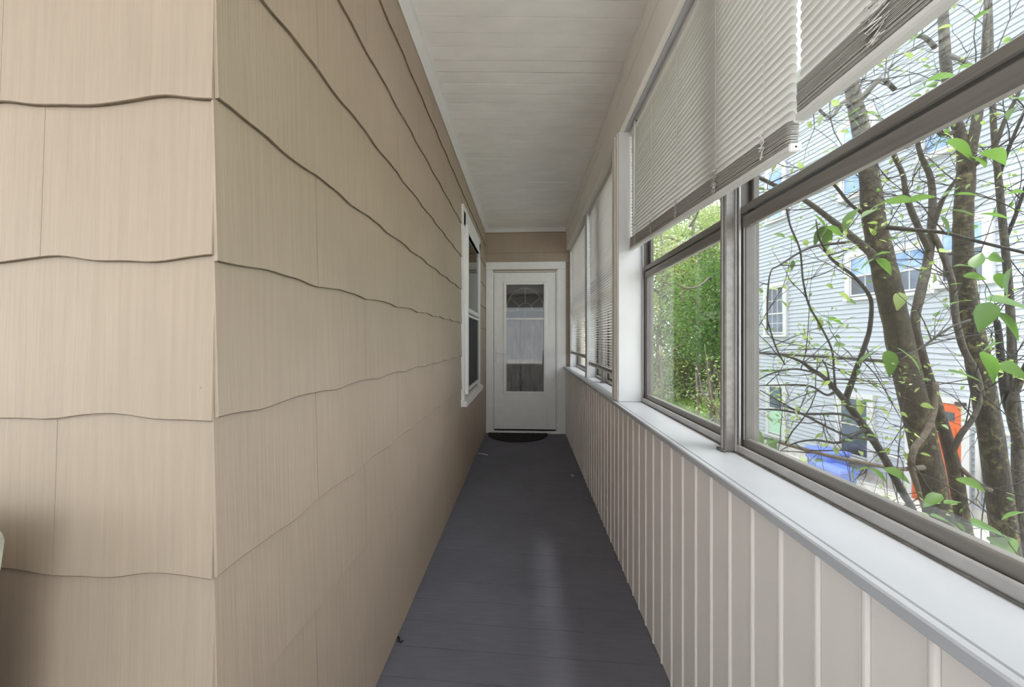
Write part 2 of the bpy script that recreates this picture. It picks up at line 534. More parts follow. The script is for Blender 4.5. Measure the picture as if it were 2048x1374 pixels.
# left wall with an opening for the sash window
WY0, WY1, WZ0, WZ1 = 3.13, 4.25, 0.72, 2.28
lw = MB()
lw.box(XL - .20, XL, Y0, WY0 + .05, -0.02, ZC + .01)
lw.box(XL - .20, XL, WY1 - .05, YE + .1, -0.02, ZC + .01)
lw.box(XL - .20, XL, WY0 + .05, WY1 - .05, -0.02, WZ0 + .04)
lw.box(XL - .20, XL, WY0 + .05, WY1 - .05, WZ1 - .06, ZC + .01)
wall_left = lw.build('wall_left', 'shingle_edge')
tag(wall_left, 'long left wall clad in tan shingles with wavy lower edges', 'wall', kind='structure')
left3 = lambda u, z, o: (XL + o, u, z)
for k in range(-6, 4):
    zb = LINE0 + EXPO * k
    zt = min(zb + EXPO + 0.012, ZC - 0.012)
    off = 1.237 if k % 2 == 0 else 0.944
    j0 = off - 0.6096 * 3
    edges = []
    e = j0
    while e < YE + 1:
        edges.append(e); e += 0.6096
    for a, b_ in zip(edges[:-1], edges[1:]):
        a2, b2 = max(a, Y0 - .0098), min(b_, YE - .002)
        if b2 - a2 < 0.01: continue
        if zt > WZ0 - 0.04 and zb < WZ1 + 0.03:
            if zb > WZ0 - .02 and zt < WZ1 + .02:
                parts = subtract(a2, b2, [(WY0 + .02, WY1 - .02)])
            else:
                parts = [(a2, b2)]
        else:
            parts = [(a2, b2)]
        for s0, s1 in parts:
            if (s0 < WY1 and s1 > WY0) and (zt > WZ0 and zb < WZ1) and parts == [(a2, b2)]:
                # course that the window cuts into from above or below
                for t0, t1 in subtract(s0, s1, [(WY0 + .02, WY1 - .02)]):
                    shingle(left3, t0, t1, zb, zt, k, 0.0036, wall_left)
                c0, c1 = max(s0, WY0 + .02), min(s1, WY1 - .02)
                if c1 > c0:
                    if zb < WZ0: shingle(left3, c0, c1, zb, WZ0 - .01, k, 0.0036, wall_left)
                    if zt > WZ1: shingle(left3, c0, c1, WZ1 - .02, zt, k, 0.0036, wall_left, True)
            else:
                shingle(left3, s0, s1, max(zb, 0.003), zt, k, 0.0036, wall_left, zb < 0.003)

# the same house's front face, towards the camera
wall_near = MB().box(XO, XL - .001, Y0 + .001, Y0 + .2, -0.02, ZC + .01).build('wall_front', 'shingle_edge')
tag(wall_near, 'tan shingled wall facing the camera at the near left corner', 'wall', kind='structure')
near3 = lambda u, z, o: (u, Y0 - o, z)
first = {0: 0.385, -1: 0.31, -2: 0.61, -3: 0.287, -4: 0.56, 1: 0.52, -5: 0.35, -6: 0.5, 2: 0.3, 3: 0.55}
for k in range(-6, 4):
    zb = LINE0 + EXPO * k
    zt = min(zb + EXPO + 0.012, ZC)
    b_ = XL + 0.0042
    a = b_ - first[k]
    while b_ > XO:
        shingle(near3, max(a, XO), b_, max(zb, .003), zt, k + 0.8, 0.0055, wall_near, zb < 0.003, 0.0004)
        b_ = a; a -= 0.6096
# nail heads on the front shingles
nail = MB()
nail.tube([(0, 0.0015, 0), (0, -0.0015, 0)], 0.0030, 8)
nme, nc = nail.mesh('nail_head', 'shingle_paint')
for px, py in ((30, 191), (158, 178), (411, 157), (73, 477), (115, 489), (240, 483), (407, 475), (103, 796), (401, 775)):
    t = (Y0 - .0085) / (W(px, py, 1).y)
    p = CAM + (W(px, py, 1) - CAM) * t
    link('nail_head', nme, (p.x, Y0 - .0095, p.z), wall_near)

# end wall
we = MB()
we.box(XL - .1, -0.44, YE, YE + .12, -.02, ZC)
we.box(0.42, 0.75, YE, YE + .12, -.02, ZC)
we.box(-0.44, 0.42, YE, YE + .12, 2.10, ZC)
wall_end = we.build('wall_end', 'shingle_paint')
tag(wall_end, 'short tan shingled wall around the door at the corridor end', 'wall', kind='structure')
end3 = lambda u, z, o: (u, YE - o, z)
shingle(end3, XL, 0.0, 2.205, 2.352, 1, 0.001, wall_end, True)
shingle(end3, 0.0, 0.72, 2.205, 2.352, 1, 0.001, wall_end, True)
shingle(end3, XL, 0.31, 2.34, 2.612, 0, 0.001, wall_end)
shingle(end3, 0.31, 0.72, 2.34, 2.612, 0, 0.001, wall_end)
shingle(end3, XL, 0.72, 2.60, ZC, 0, 0.001, wall_end)
for k in range(0, 6):
    zb = 0.8 + 0.271 * k
    shingle(end3, 0.515, 0.72, zb, min(zb + .28, 2.21), k, 0.001, wall_end)

# crown mouldings and header trim
def crown(name, pts0, pts1, mat, label):
    o = MB().prism(pts0, pts1).build(name, mat)
    tag(o, label, 'trim', kind='structure')
prof = [(0, 0), (0, -.052), (.006, -.056), (.012, -.046), (.026, -.030), (.036, -.014), (.048, -.008), (.048, 0)]
crown('trim_1', [(XL + .004 + a, Y0 - .0, ZC + z) for a, z in prof], [(XL + .004 + a, YE, ZC + z) for a, z in prof], 'white_trim',
      'white crown moulding where the left shingle wall meets the ceiling')
crown('trim_2', [(XL, YE - a, ZC + z) for a, z in prof], [(0.53, YE - a, ZC + z) for a, z in prof], 'white_trim',
      'white crown moulding above the door on the end wall')
hb = MB().chamfer(XB - .003, XB + .02, YB, YE, 2.535, ZC, .003)
hb.box(XB - .008, XB, YB, YE, 2.63, ZC)
tag(hb.build('trim_3', 'beam_paint'), 'pale flat trim board between ceiling and window beam', 'trim', kind='structure')
beam = MB().chamfer(XB + .002, 0.70, YB, YE, ZB, ZC, .003).build('beam', 'beam_paint')
tag(beam, 'long pale painted beam above the porch windows', 'beam', kind='structure')
tag(MB().chamfer(XB + .03, 0.566, Y0 - 2.6, 2.165, ZB - .006, ZB + .001, .001).build('trim_4', 'white_sill'),
    'white strip under the beam along the near window blinds', 'trim', kind='structure')

# knee wall on the right: beaded vertical boards
wall_right = MB().box(XP, 0.70, YB, YE, -0.02, ZS - .03).build('wall_right', 'beige_panel')
tag(wall_right, 'low right wall of beige beaded boards below the windows', 'wall', kind='structure')
PITCH = 0.096
def bead_board():
    m = MB()
    pr = [(0.0, 0.0), (0.0006, 0.0035)]
    for j in range(7):                                   # the half-round bead
        a = math.pi * j / 6
        pr.append((0.0085 - 0.007 * math.cos(a), 0.0030 + 0.0050 * math.sin(a)))
    pr += [(0.0162, 0.0012), (0.0190, 0.0034), (PITCH - .0012, 0.0034), (PITCH - .0006, 0.0)]
    r0 = [(-o, u, 0.004) for u, o in pr]; r1 = [(-o, u, ZS - .028) for u, o in pr]
    return m.prism(r0, r1).mesh('panel_board', 'beige_panel')
bme, bc = bead_board()
y = YE - PITCH
while y > -1.6:
    link('panel_board', bme, bc + Vector((XP, y, 0)), wall_right)
    y -= PITCH
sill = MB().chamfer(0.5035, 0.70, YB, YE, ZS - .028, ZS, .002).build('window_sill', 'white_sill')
tag(sill, 'long white painted sill running under all the porch windows', 'sill', kind='structure')
tag(MB().chamfer(0.485, 0.5025, YB, YE - .001, ZS - .021, ZS + .0005, .003).build('trim_5', 'white_sill'),
    'white nosing strip along the front of the sill', 'trim', kind='structure')

# posts between the window bays
def post(name, y0, y1, x0, x1, label, casing=False):
    o = thing(name, ((x0 + x1) / 2, (y0 + y1) / 2, ZS), label, 'post', kind='structure')
    MB().chamfer(x0, x1, y0, y1, ZS + .0005, ZB, .002).build('post_core', 'white_post', o)
    if casing:
        MB().chamfer(x0 - .006, x0 + .004, y0 + .012, y0 + .045, ZS + .0005, ZB, .002).build('casing_strip', 'beam_paint', o)
        MB().chamfer(x0 - .010, x0 + .004, y0 + .048, y1 - .004, ZS + .0005, ZB, .003).build('casing_strip', 'beam_paint', o)
post('trim_6', 2.165, 2.285, 0.512, 0.70, 'thick white post between the near and the far porch windows', True)
post('trim_7', 3.56, 3.66, 0.555, 0.70, 'slim white post between the two far windows')
post('trim_8', 4.93, YE - .002, 0.56, 0.70, 'white jamb where the windows meet the end wall')
post('trim_9', -0.80, -0.68, 0.512, 0.70, 'white post beside the nearest porch window')

# ------------------------------------------------------------------ porch windows (aluminium)
def alu_window(name, y0, y1, label, far_w=.026):
    """y0 near, y1 far; stands on the sill, reaches the beam."""
    o = thing(name, (0.66, (y0 + y1) / 2, ZS), label, 'window', kind='structure')
    A, P = 'aluminium', 'aluminium_pale'
    zt = ZB
    MB().chamfer(0.637, 0.646, y0, y1, ZS, ZS + .025, .002).build('sill_lip', P, o)
    MB().box(0.646, 0.70, y0, y1, ZS, ZS + .012).build('sill_track', A, o)
    MB().chamfer(0.690, 0.70, y0, y1, ZS + .012, ZS + .036, .002).build('outer_stop', A, o)
    for ya, yb in ((y0, y0 + .008), (y1 - .008, y1)):
        j = MB().box(0.640, 0.700, ya, yb, ZS + .012, zt)
        j.build('jamb', 'aluminium_dark', o)
        s_ = 1 if ya == y0 else -1
        yy = yb if s_ > 0 else ya
        MB().box(0.6395, 0.643, yy, yy + s_ * .006, ZS + .02, zt).build('jamb_bead', P, o)
    # lower sash
    zl0, zl1 = ZS + .014, CAMZ + .372
    xs0, xs1 = 0.652, 0.670
    a, b_ = y0 + .010, y1 - .010
    MB().chamfer(xs0, xs1, a, b_, zl0, zl0 + .034, .003).build('bottom_rail', A, o)
    MB().chamfer(xs0 - .004, xs1, a, b_, zl1 - .036, zl1, .004).build('top_rail', A, o)
    for s0, s1 in ((a, a + .026), (b_ - far_w, b_)):
        MB().chamfer(xs0, xs1, s0, s1, zl0 + .03, zl1 - .03, .003).build('stile', 'aluminium_dark', o)
        MB().box(xs0 - .0015, xs0 + .001, (s0 + s1) / 2 - .002, (s0 + s1) / 2 + .002, zl0 + .03, zl1 - .03).build('stile_bead', P, o)
    MB().box(0.660, 0.663, a + .024, b_ - far_w + .002, zl0 + .03, zl1 - .032).build('pane', 'window_glass', o)
    MB().chamfer(0.646, 0.653, b_ - .06, b_ - .03, zl1 + .003, zl1 + .013, .002).build('latch', 'black_iron', o)
    # upper sash, in the outer track
    zu0 = zl1 + .004
    xu0, xu1 = 0.644, 0.690
    MB().chamfer(xu0, xu1, a, b_, zu0, zu0 + .024, .003).build('upper_bottom_rail', A, o)
    MB().chamfer(0.672, 0.690, a, b_, zt - .03, zt, .003).build('upper_top_rail', A, o)
    for s0, s1 in ((a, a + .030), (b_ - far_w - .004, b_)):
        MB().chamfer(0.672, 0.690, s0, s1, zu0 + .02, zt - .02, .003).build('upper_stile', 'aluminium_dark', o)
    MB().box(0.680, 0.683, a + .028, b_ - far_w - .002, zu0 + .02, zt - .028).build('upper_pane', 'window_glass', o)
    # dark bead of old caulk along the sill
    pts, rr = [], []
    n = 40
    for j in range(n + 1):
        yy = y0 + (y1 - y0) * j / n
        w_ = mnoise.noise(Vector((yy * 9, 3.1, y0)))
        pts.append((0.6345 + .002 * w_, yy, ZS + .0015)); rr.append(0.0022 + .0016 * abs(mnoise.noise(Vector((yy * 23, 1.7, 0)))))
    MB().tube(pts, rr, 6).build('caulk_bead', 'caulk', o, True)
    return o
def mullion(name, y0, y1, label):
    o = thing(name, (0.65, (y0 + y1) / 2, ZS), label, 'mullion', kind='structure')
    MB().chamfer(0.606, 0.70, y0, y1, ZS + .0005, ZB, .004).build('mullion_post', 'aluminium', o)
    MB().chamfer(0.603, 0.607, y0 + .012, y1 - .012, ZS + .003, ZB, .001).build('mullion_rib', 'aluminium_pale', o)
    MB().chamfer(0.634, 0.640, y0 - .005, y0, ZS + .003, ZB, .001).build('mullion_rib', 'aluminium_pale', o)
    pts = [(0.602 + .004 * math.sin(j * 2.1), y0 - .004 + (y1 - y0 + .008) * j / 8, ZS + .003) for j in range(9)]
    MB().tube(pts, 0.0045, 6).build('caulk_bead', 'caulk', o, True)

alu_window('window_2', 1.242, 2.163, 'grey aluminium window showing the green woods, next to the white post')
mullion('trim_10', 1.206, 1.240, 'grey aluminium mullion between the two near windows')
alu_window('window_3', 0.28, 1.204, 'large near aluminium window with trees and the white house behind it', .012)
mullion('trim_11', 0.234, 0.278, 'grey mullion at the near edge of the large window')
alu_window('window_4', -0.678, 0.232, 'aluminium window beside the camera')
alu_window('window_5', 2.287, 3.10, 'far aluminium window mostly behind the lower hanging blind, near half')
mullion('trim_12', 3.102, 3.14, 'small aluminium mullion below the nearer far blind')
alu_window('window_6', 3.142, 3.558, 'narrow far aluminium window beside the slim white post')
alu_window('window_7', 3.662, 4.928, 'farthest aluminium window beside the end wall behind a blind')

# ------------------------------------------------------------------ blinds
def slat_mesh(L, w=0.0255, camber=0.0032):
    m = MB()
    ys = [(-L / 2, .45), (-L / 2 + .004, .8), (-L / 2 + .011, 1), (L / 2 - .011, 1), (L / 2 - .004, .8), (L / 2, .45)]
    n = 4
    for yy, sc in ys:
        for j in range(n + 1):
            t = (j / n - .5) * 2
            m.v.append((t * w / 2 * sc, yy, camber * (1 - (t * sc) ** 2)))
    for r in range(len(ys) - 1):
        for j in range(n):
            a = r * (n + 1) + j
            m.f.append((a, a + 1, a + n + 2, a + n + 1))
    me = bpy.data.meshes.new('slat')
    me.from_pydata(m.v, [], m.f); me.materials.append(MATS['slat'])
    me.polygons.foreach_set('use_smooth', [True] * len(me.polygons)); me.update()
    return me

def squiggle(cx, cy, z0, z1, wid, seed, turns=16):
    rs = random.Random(seed)
    pts = []
    n = turns * 3
    for j in range(n + 1):
        t = j / n
        pts.append((cx + rs.uniform(-.004, .002), cy + wid * math.sin(j * 2.3 + seed) * (0.4 + .6 * math.sin(math.pi * t)) + rs.uniform(-.002, .002),
                    z1 + (z0 - z1) * t + rs.uniform(-.005, .005)))
    return pts

def blind(name, y0, y1, zn, zf, nsl, label, tilt, stack_h, nstack, knots=(), wand=None, group=None, zt=ZB - .010, xc=0.583):
    """y0 near end, y1 far end; zn / zf = height of the lowest hanging slat at each end."""
    o = thing(name, (xc, (y0 + y1) / 2, min(zn, zf)), label, 'blind', group)
    L = y1 - y0; ym = (y0 + y1) / 2
    MB().chamfer(xc - .013, xc + .013, y0 + .004, y1 - .004, zt - .024, zt + .004, .002).build('head_rail', 'blind_bar', o)
    me = slat_mesh(L - .004)
    ztop = zt - .034
    for i in range(nsl):
        t = i / (nsl - 1)
        a = ztop + (zn - ztop) * t; b_ = ztop + (zf - ztop) * t
        sl = math.atan2(b_ - a, L)
        q = Euler((sl, 0, 0)).to_matrix() @ Euler((0, math.radians(tilt + random.uniform(-2.5, 2.5)), 0)).to_matrix()
        link('slat', me, (xc + random.uniform(-.0006, .0006), ym, (a + b_) / 2), o, q.to_euler())
    # gathered slats and the bottom bar follow the slope of the lowest slat
    sl = math.atan2(zf - zn, L)
    R = Euler((sl, 0, 0)).to_matrix()
    mid = Vector((xc, ym, (zn + zf) / 2 - .012))
    if nstack:
        gs = MB()
        for j in range(nstack):
            dz = -stack_h * (j + .5) / nstack + random.uniform(-.35, .35) * stack_h / nstack
            tt = .0006
            dxj, dyj, sag = random.uniform(-.0012, .0012), random.uniform(-.001, .001), random.uniform(-.0005, .0005)
            hw_, hl = .0125, L / 2 - .003
            i0 = len(gs.v)
            ring = [(-hw_, -hl + .006), (-hw_ * .6, -hl), (hw_ * .6, -hl), (hw_, -hl + .006), (hw_, hl - .006), (hw_ * .6, hl), (-hw_ * .6, hl), (-hw_, hl - .006)]
            gs.prism([tuple(R @ Vector((x + dxj, y_ + dyj, dz - tt + sag * (y_ / hl)))) for x, y_ in ring],
                     [tuple(R @ Vector((x + dxj, y_ + dyj, dz + tt + sag * (y_ / hl)))) for x, y_ in ring])
        sm = cloud_mesh('gathered_slats', 'slat', gs.v, gs.f)
        stuff(link('gathered_slats', sm, mid, o))
    bar = MB().chamfer(-.0125, .0125, -L / 2 + .002, L / 2 - .002, -.016, 0, .004)
    bm_, bc_ = bar.mesh('bottom_bar', 'blind_bar')
    pb = mid + R @ (Vector((0, 0, -stack_h)) + bc_)
    bo = link('bottom_bar', bm_, pb, o, (sl, 0, 0))
    for s_ in (-1, 1):
        cp = MB().chamfer(-.0135, .0135, -.003, .003, -.0175, .001, .004)
        cm_, cc_ = cp.mesh('end_cap', 'blind_bar')
        e = link('end_cap', cm_, mid + R @ (Vector((0, s_ * L / 2, -stack_h)) + cc_), o, (sl, 0, 0))
        hole = MB().tube([(0, s_ * (L / 2 + .0020), -stack_h - .008), (0, s_ * (L / 2 + .0036), -stack_h - .008)], .0022, 8)
        hm, hc = hole.mesh('cap_hole', 'dark_gap')
        link('cap_hole', hm, mid + R @ hc, o, (sl, 0, 0))
    for j, (yk, wid) in enumerate(knots):
        f = (yk - y0) / L
        zz = zn + (zf - zn) * f - .012
        MB().tube(squiggle(xc - .0185, yk, zz - stack_h - .003, zz + .012, wid, j + 3), 0.0013, 5).build('gathered_cord', 'cord', o, True)
        for dx in (-.0135, .0135):
            MB().tube([(xc + dx, yk, zt - .02), (xc + dx, yk, zz)], .0005, 4).build('ladder_cord', 'ladder', o)
    if wand:
        yw, z1, tl = wand
        p = [(xc - .022, yw, zt - .012), (xc - .024, yw, zt - .05), (xc - .026, yw + .01, z1)]
        MB().tube(p, .0042, 6).build('tilt_wand', 'blind_bar', o, True)
        MB().tube([(xc - .013, yw, zt - .012), (xc - .022, yw, zt - .012)], .003, 6).build('wand_hook', 'black_iron', o)
    return o

blind('window_blind', 0.862, 2.158, 1.698, 1.783, 31, 'half-raised white slatted blind above the mullion, its bottom bar hanging askew', 66,
      0.050, 19, knots=((0.955, .010), (1.19, .018), (1.49, .012), (1.78, .010), (2.03, .009)), wand=(2.02, 1.80, 0))
blind('window_blind', -0.44, 0.852, 1.760, 1.765, 29, 'half-raised white slatted blind nearest the camera at the top right', 64,
      0.062, 22, knots=((0.655, .026), (0.30, .02), (-.2, .02)), wand=(0.735, 2.06, 0))
blind('window_blind', 2.292, 3.54, 1.02, 1.025, 66, 'lowered white slatted blind just beyond the thick white post', 14,
      0.016, 8, knots=((2.5, .006), (3.05, .006), (3.40, .006)))
blind('window_blind', 3.565, 4.922, 1.075, 1.08, 63, 'lowered white slatted blind farthest away, next to the end wall', 14,
      0.016, 8, knots=((3.8, .006), (4.3, .006), (4.72, .006)))

# ------------------------------------------------------------------ door at the end
TB = 0.055
trim_door = thing('trim_13', (0, YE, 0), 'white flat casing boards around the storm door', 'trim', kind='structure')
MB().chamfer(-0.522, -0.432, YE - .022, YE, 0.0, 2.125, .003).build('casing_board', 'door_white', trim_door)
MB().chamfer(0.405, 0.512, YE - .022, YE, 0.0, 2.125, .003).build('casing_board', 'door_white', trim_door)
MB().chamfer(-0.522, 0.512, YE - .022, YE, 2.127, 2.222, .003).build('casing_board', 'door_white', trim_door)
MB().chamfer(-0.45, 0.44, YE - .03, YE + .06, 0.0, 0.032, .004).build('threshold', 'door_white', trim_door)
for x0, x1, z0, z1 in ((-0.432, -0.423, .03, 2.10), (0.397, 0.405, .03, 2.10), (-0.432, 0.405, 2.093, 2.102)):
    MB().box(x0, x1, YE - .012, YE + .02, z0, z1).build('door_stop', 'dark_gap' if x0 < -.4 and z1 - z0 < 0 else 'door_white', trim_door)
MB().chamfer(0.388, 0.400, YE - .034, YE - .020, .03, 2.10, .002).build('hinge_rail', 'door_white', trim_door)

door = thing('door_1', (-0.013, YE, 0), 'white storm door with a tall glass panel and lever handle at the corridor end', 'door', kind='structure')
dx0, dx1, dz0, dz1 = -0.417, 0.385, 0.055, 2.083
gx0, gx1, gz0, gz1 = -0.254, 0.228, 0.545, 1.925
dy0, dy1 = YE - .020, YE + .015
lf = MB()
lf.chamfer(dx0, gx0 - .03, dy0, dy1, dz0, dz1, .003)
lf.chamfer(gx1 + .03, dx1, dy0, dy1, dz0, dz1, .003)
lf.chamfer(gx0 - .031, gx1 + .031, dy0, dy1, gz1 + .03, dz1, .003)
lf.chamfer(gx0 - .031, gx1 + .031, dy0, dy1, dz0, gz0 - .03, .003)
lf.build('door_leaf', 'door_white', door)
MB().box(dx0 + .004, dx1 - .004, YE + .0, YE + .012, .033, dz0).build('door_sweep', 'rubber_mat', door)
gf = []
fw = .039
for nm, (x0, x1, z0, z1) in (('glass_frame', (gx0 - fw, gx0, gz0 - fw, gz1 + fw)), ('glass_frame', (gx1, gx1 + fw, gz0 - fw, gz1 + fw)),
                             ('glass_frame', (gx0, gx1, gz1, gz1 + fw)), ('glass_frame', (gx0, gx1, gz0 - fw, gz0))):
    MB().chamfer(x0, x1, dy0 - .012, dy0 + .008, z0, z1, .005).build(nm, 'door_white', door)
zbar = 1.483
MB().chamfer(gx0, gx1, dy0 - .009, dy0 + .012, zbar - .012, zbar + .012, .003).build('middle_bar', 'door_white', door)
MB().box(gx0, gx1, YE - .006, YE - .003, gz0, zbar - .01).build('lower_pane', 'door_glass', door)
MB().box(gx0, gx1, YE - .002, YE + .001, zbar + .01, gz1).build('upper_pane', 'door_glass', door)
hd = MB().chamfer(-0.388, -0.368, dy0 - .010, dy0, 0.915, 1.102, .004).build('handle_plate', 'door_white', door)
MB().tube([(-0.378, dy0 - .008, 1.045), (-0.378, dy0 - .045, 1.045), (-0.36, dy0 - .052, 1.044), (-0.285, dy0 - .050, 1.040), (-0.272, dy0 - .046, 1.039)], [.009, .008, .008, .007, .006], 8).build('lever', 'door_white', door, True)
for z in (0.3, 1.7):
    MB().tube([(0.392, dy0 - .012, z - .04), (0.392, dy0 - .012, z + .04)], .006, 8).build('hinge', 'door_white', door, True)

# the inner door behind the storm door glass: fanlight bars above, sheer curtain below
inner = thing('door_2', (0, YE + .12, 0), 'dark inner door with a fanlight seen through the storm door glass', 'door', kind='structure')
MB().box(-0.44, 0.42, YE + .17, YE + .19, 0.0, 2.10).build('door_panel', 'dark_room', inner)
fx, fz, ry = -0.012, 1.60, YE + .09
def arc(rx, rz, n=22):
    return [(fx + rx * math.cos(math.pi * j / n), ry, fz + rz * math.sin(math.pi * j / n)) for j in range(n + 1)]
MB().tube(arc(.245, .295), .0085, 6).build('fan_arch', 'muntin', inner, True)
MB().tube(arc(.098, .098), .0075, 6).build('fan_hub', 'muntin', inner, True)
for a in (40, 90, 140):
    c, s_ = math.cos(math.radians(a)), math.sin(math.radians(a))
    k = 1 / math.sqrt((c / .245) ** 2 + (s_ / .295) ** 2)
    MB().tube([(fx + .098 * c, ry, fz + .098 * s_), (fx + k * c, ry, fz + k * s_)], .0075, 6).build('fan_spoke', 'muntin', inner)
MB().tube([(-.27, ry, fz), (.25, ry, fz)], .0075, 6).build('fan_base_bar', 'muntin', inner)
MB().tube([(fx, ry, fz), (fx, ry, fz - .12)], .0075, 6).build('fan_base_bar', 'muntin', inner)
cv, cf = [], []
n = 90
for j in range(n + 1):
    x = -.30 + .58 * j / n
    yy = YE + .125 + .010 * math.sin(x * 75) + .006 * math.sin(x * 173 + 1)
    cv += [(x, yy, .45), (x, yy, zbar + .03)]
for j in range(n):
    cf.append((2 * j, 2 * j + 2, 2 * j + 3, 2 * j + 1))
mb = MB(); mb.v, mb.f = cv, cf
mb.build('sheer_curtain', 'sheer', inner, True)
MB().box(-.012, .000, YE + .092, YE + .104, .50, zbar).build('lower_muntin', 'muntin', inner)
MB().box(-.27, .25, YE + .092, YE + .104, .78, .795).build('lower_muntin', 'muntin', inner)
MB().box(-.075, -.068, YE + .092, YE + .104, .50, zbar).build('lower_muntin', 'dark_room', inner)

# half-round door mat
mat_m = MB()
cxm, rxm, rym, yb_m = -0.105, 0.385, 0.42, YE - .045
ring = [(cxm + rxm * math.cos(math.pi + math.pi * j / 36), yb_m + rym * math.sin(math.pi + math.pi * j / 36)) for j in range(37)]
mat_m.prism([(x, y, 0.0015) for x, y in ring], [(cxm + (x - cxm) * .985, yb_m + (y - yb_m) * .985, 0.013) for x, y in ring])
mat_o = thing('door_mat', (cxm, YE - .2, 0), 'black half-round rubber mat on the floor before the storm door', 'doormat')
mat_m.build('mat_base', 'rubber_mat', mat_o)
for k, s_ in enumerate((.93, .72, .52, .33)):
    pts = [(cxm + rxm * s_ * math.cos(math.pi + math.pi * j / 30), yb_m - .01 + rym * s_ * math.sin(math.pi + math.pi * j / 30), .0135) for j in range(31)]
    MB().tube(pts, .006, 6).build('raised_rib', 'rubber_mat', mat_o, True)

# bits on the floor
fl = lambda px, py: CAM + (W(px, py, 1) - CAM) * (CAMZ / (CAMZ - W(px, py, 1).z))
a, b_ = fl(957, 908), fl(975, 911)
MB().tube([a + UP * .006, (a + b_) / 2 + UP * .007 + Vector((0, .004, 0)), b_ + UP * .006], [.0045, .004, .005], 6).build('paper_sliver', 'twig_white')
tag(bpy.data.objects['paper_sliver'], 'small white sliver lying on the floor near the mat', 'litter')
a = fl(797, 1280)
scrap = MB().tube([a + Vector((-.008, .012, .003)), a + Vector((0, .004, .006)), a + Vector((.004, -.010, .004)), a + Vector((.014, -.014, .003)), a + Vector((.022, -.006, .004))],
                  [.003, .005, .0045, .004, .0015], 6).build('dark_scrap', 'dark_gap', None, True)
tag(scrap, 'tiny black scrap on the floor by the left wall', 'litter')
for (px, py, r, lab) in ((1145, 951, .022, 'pale paint fleck on the floor by the right wall'), ):
    c = fl(px, py)
    pts = []
    for j in range(11):
        th = 2 * math.pi * j / 11; rr = r * random.uniform(.5, 1.1)
        pts.append((c.x + rr * math.cos(th), c.y + rr * 1.6 * math.sin(th)))
    o = MB().prism([(x, y, .0) for x, y in pts], [(x, y, .0012) for x, y in pts]).build('paint_fleck', 'concrete')
    tag(o, lab, 'litter')

# ------------------------------------------------------------------ sash window on the left wall
w1 = thing('window_1', (XL, (WY0 + WY1) / 2, WZ0), 'white sash window in the left shingle wall with dark lower screen', 'window', kind='structure')
T = 'white_trim'
xw = XL + .028
MB().chamfer(XL - .02, xw, WY0 - .01, WY0 + .085, WZ0 - .02, WZ1 - .005, .003).build('side_casing', T, w1)
MB().chamfer(XL - .02, xw, WY1 - .07, WY1 + .01, WZ0 - .02, WZ1 - .005, .003).build('side_casing', T, w1)
MB().chamfer(XL - .02, xw, WY0 - .02, WY1 + .02, WZ1 - .13, WZ1 + .04, .003).build('head_casing', T, w1)
s_ = [(XL - .02, WZ0 - .052), (XL + .056, WZ0 - .052), (XL + .056, WZ0 - .012), (XL - .02, WZ0 + .008)]
MB().prism([(x, WY0 - .035, z) for x, z in s_], [(x, WY1 + .035, z) for x, z in s_]).build('sill_board', T, w1)
bx0, bx1 = XL - .01, XL + .052
fy0, fy1, fz0, fz1 = WY0 + .06, WY1 - .05, WZ0 + .035, WZ1 - .10
MB().chamfer(bx0, bx1, fy0, fy0 + .045, fz0, fz1, .004).build('frame_stile', T, w1)
MB().chamfer(bx0, XL + .030, fy1 - .035, fy1, fz0, fz1, .004).build('frame_stile', T, w1)
MB().chamfer(bx0, XL + .036, fy0 + .045, fy1 - .035, fz1 - .03, fz1, .004).build('frame_head', T, w1)
MB().chamfer(bx0, XL + .030, fy0 + .045, fy1 - .035, fz0, fz0 + .03, .004).build('frame_foot', T, w1)
zm = CAMZ + .262
MB().chamfer(bx0, XL + .034, fy0 + .045, fy1 - .035, zm - .02, zm + .02, .003).build('meeting_rail', T, w1)
MB().chamfer(bx0, XL + .024, fy0 + .045, fy1 - .035, zm - .055, zm - .03, .003).build('lower_sash_rail', T, w1)
MB().box(XL + .010, XL + .013, fy0 + .04, fy1 - .03, zm, fz1 - .02).build('upper_pane', 'door_glass', w1)
MB().box(XL + .004, XL + .007, fy0 + .04, fy1 - .03, fz0 + .02, zm).build('insect_screen', 'screen_mesh', w1)
MB().chamfer(XL + .005, XL + .02, fy1 - .075, fy1 - .055, fz0 + .03, zm - .05, .002).build('screen_track', 'aluminium', w1)
cv, cf = [], []
for j in range(81):
    yy = fy0 + (fy1 - fy0) * j / 80
    xx = XL - .012 + .006 * math.sin(yy * 60) + .006 * math.sin(yy * 131)
    cv += [(xx, yy, fz0), (xx, yy, fz1 - .16)]
for j in range(80):
    cf.append((2 * j, 2 * j + 2, 2 * j + 3, 2 * j + 1))
mb = MB(); mb.v, mb.f = cv, cf
mb.build('curtain', 'curtain', w1, True)
MB().tube([(XL - .05, fy0, fz1 - .15), (XL - .05, fy1, fz1 - .15)], .008, 8).build('curtain_rod', 'curtain', w1, True)
MB().box(XL - .19, XL - .18, WY0 + .05, WY1 - .05, WZ0, WZ1).build('room_beyond', 'dark_room', w1)

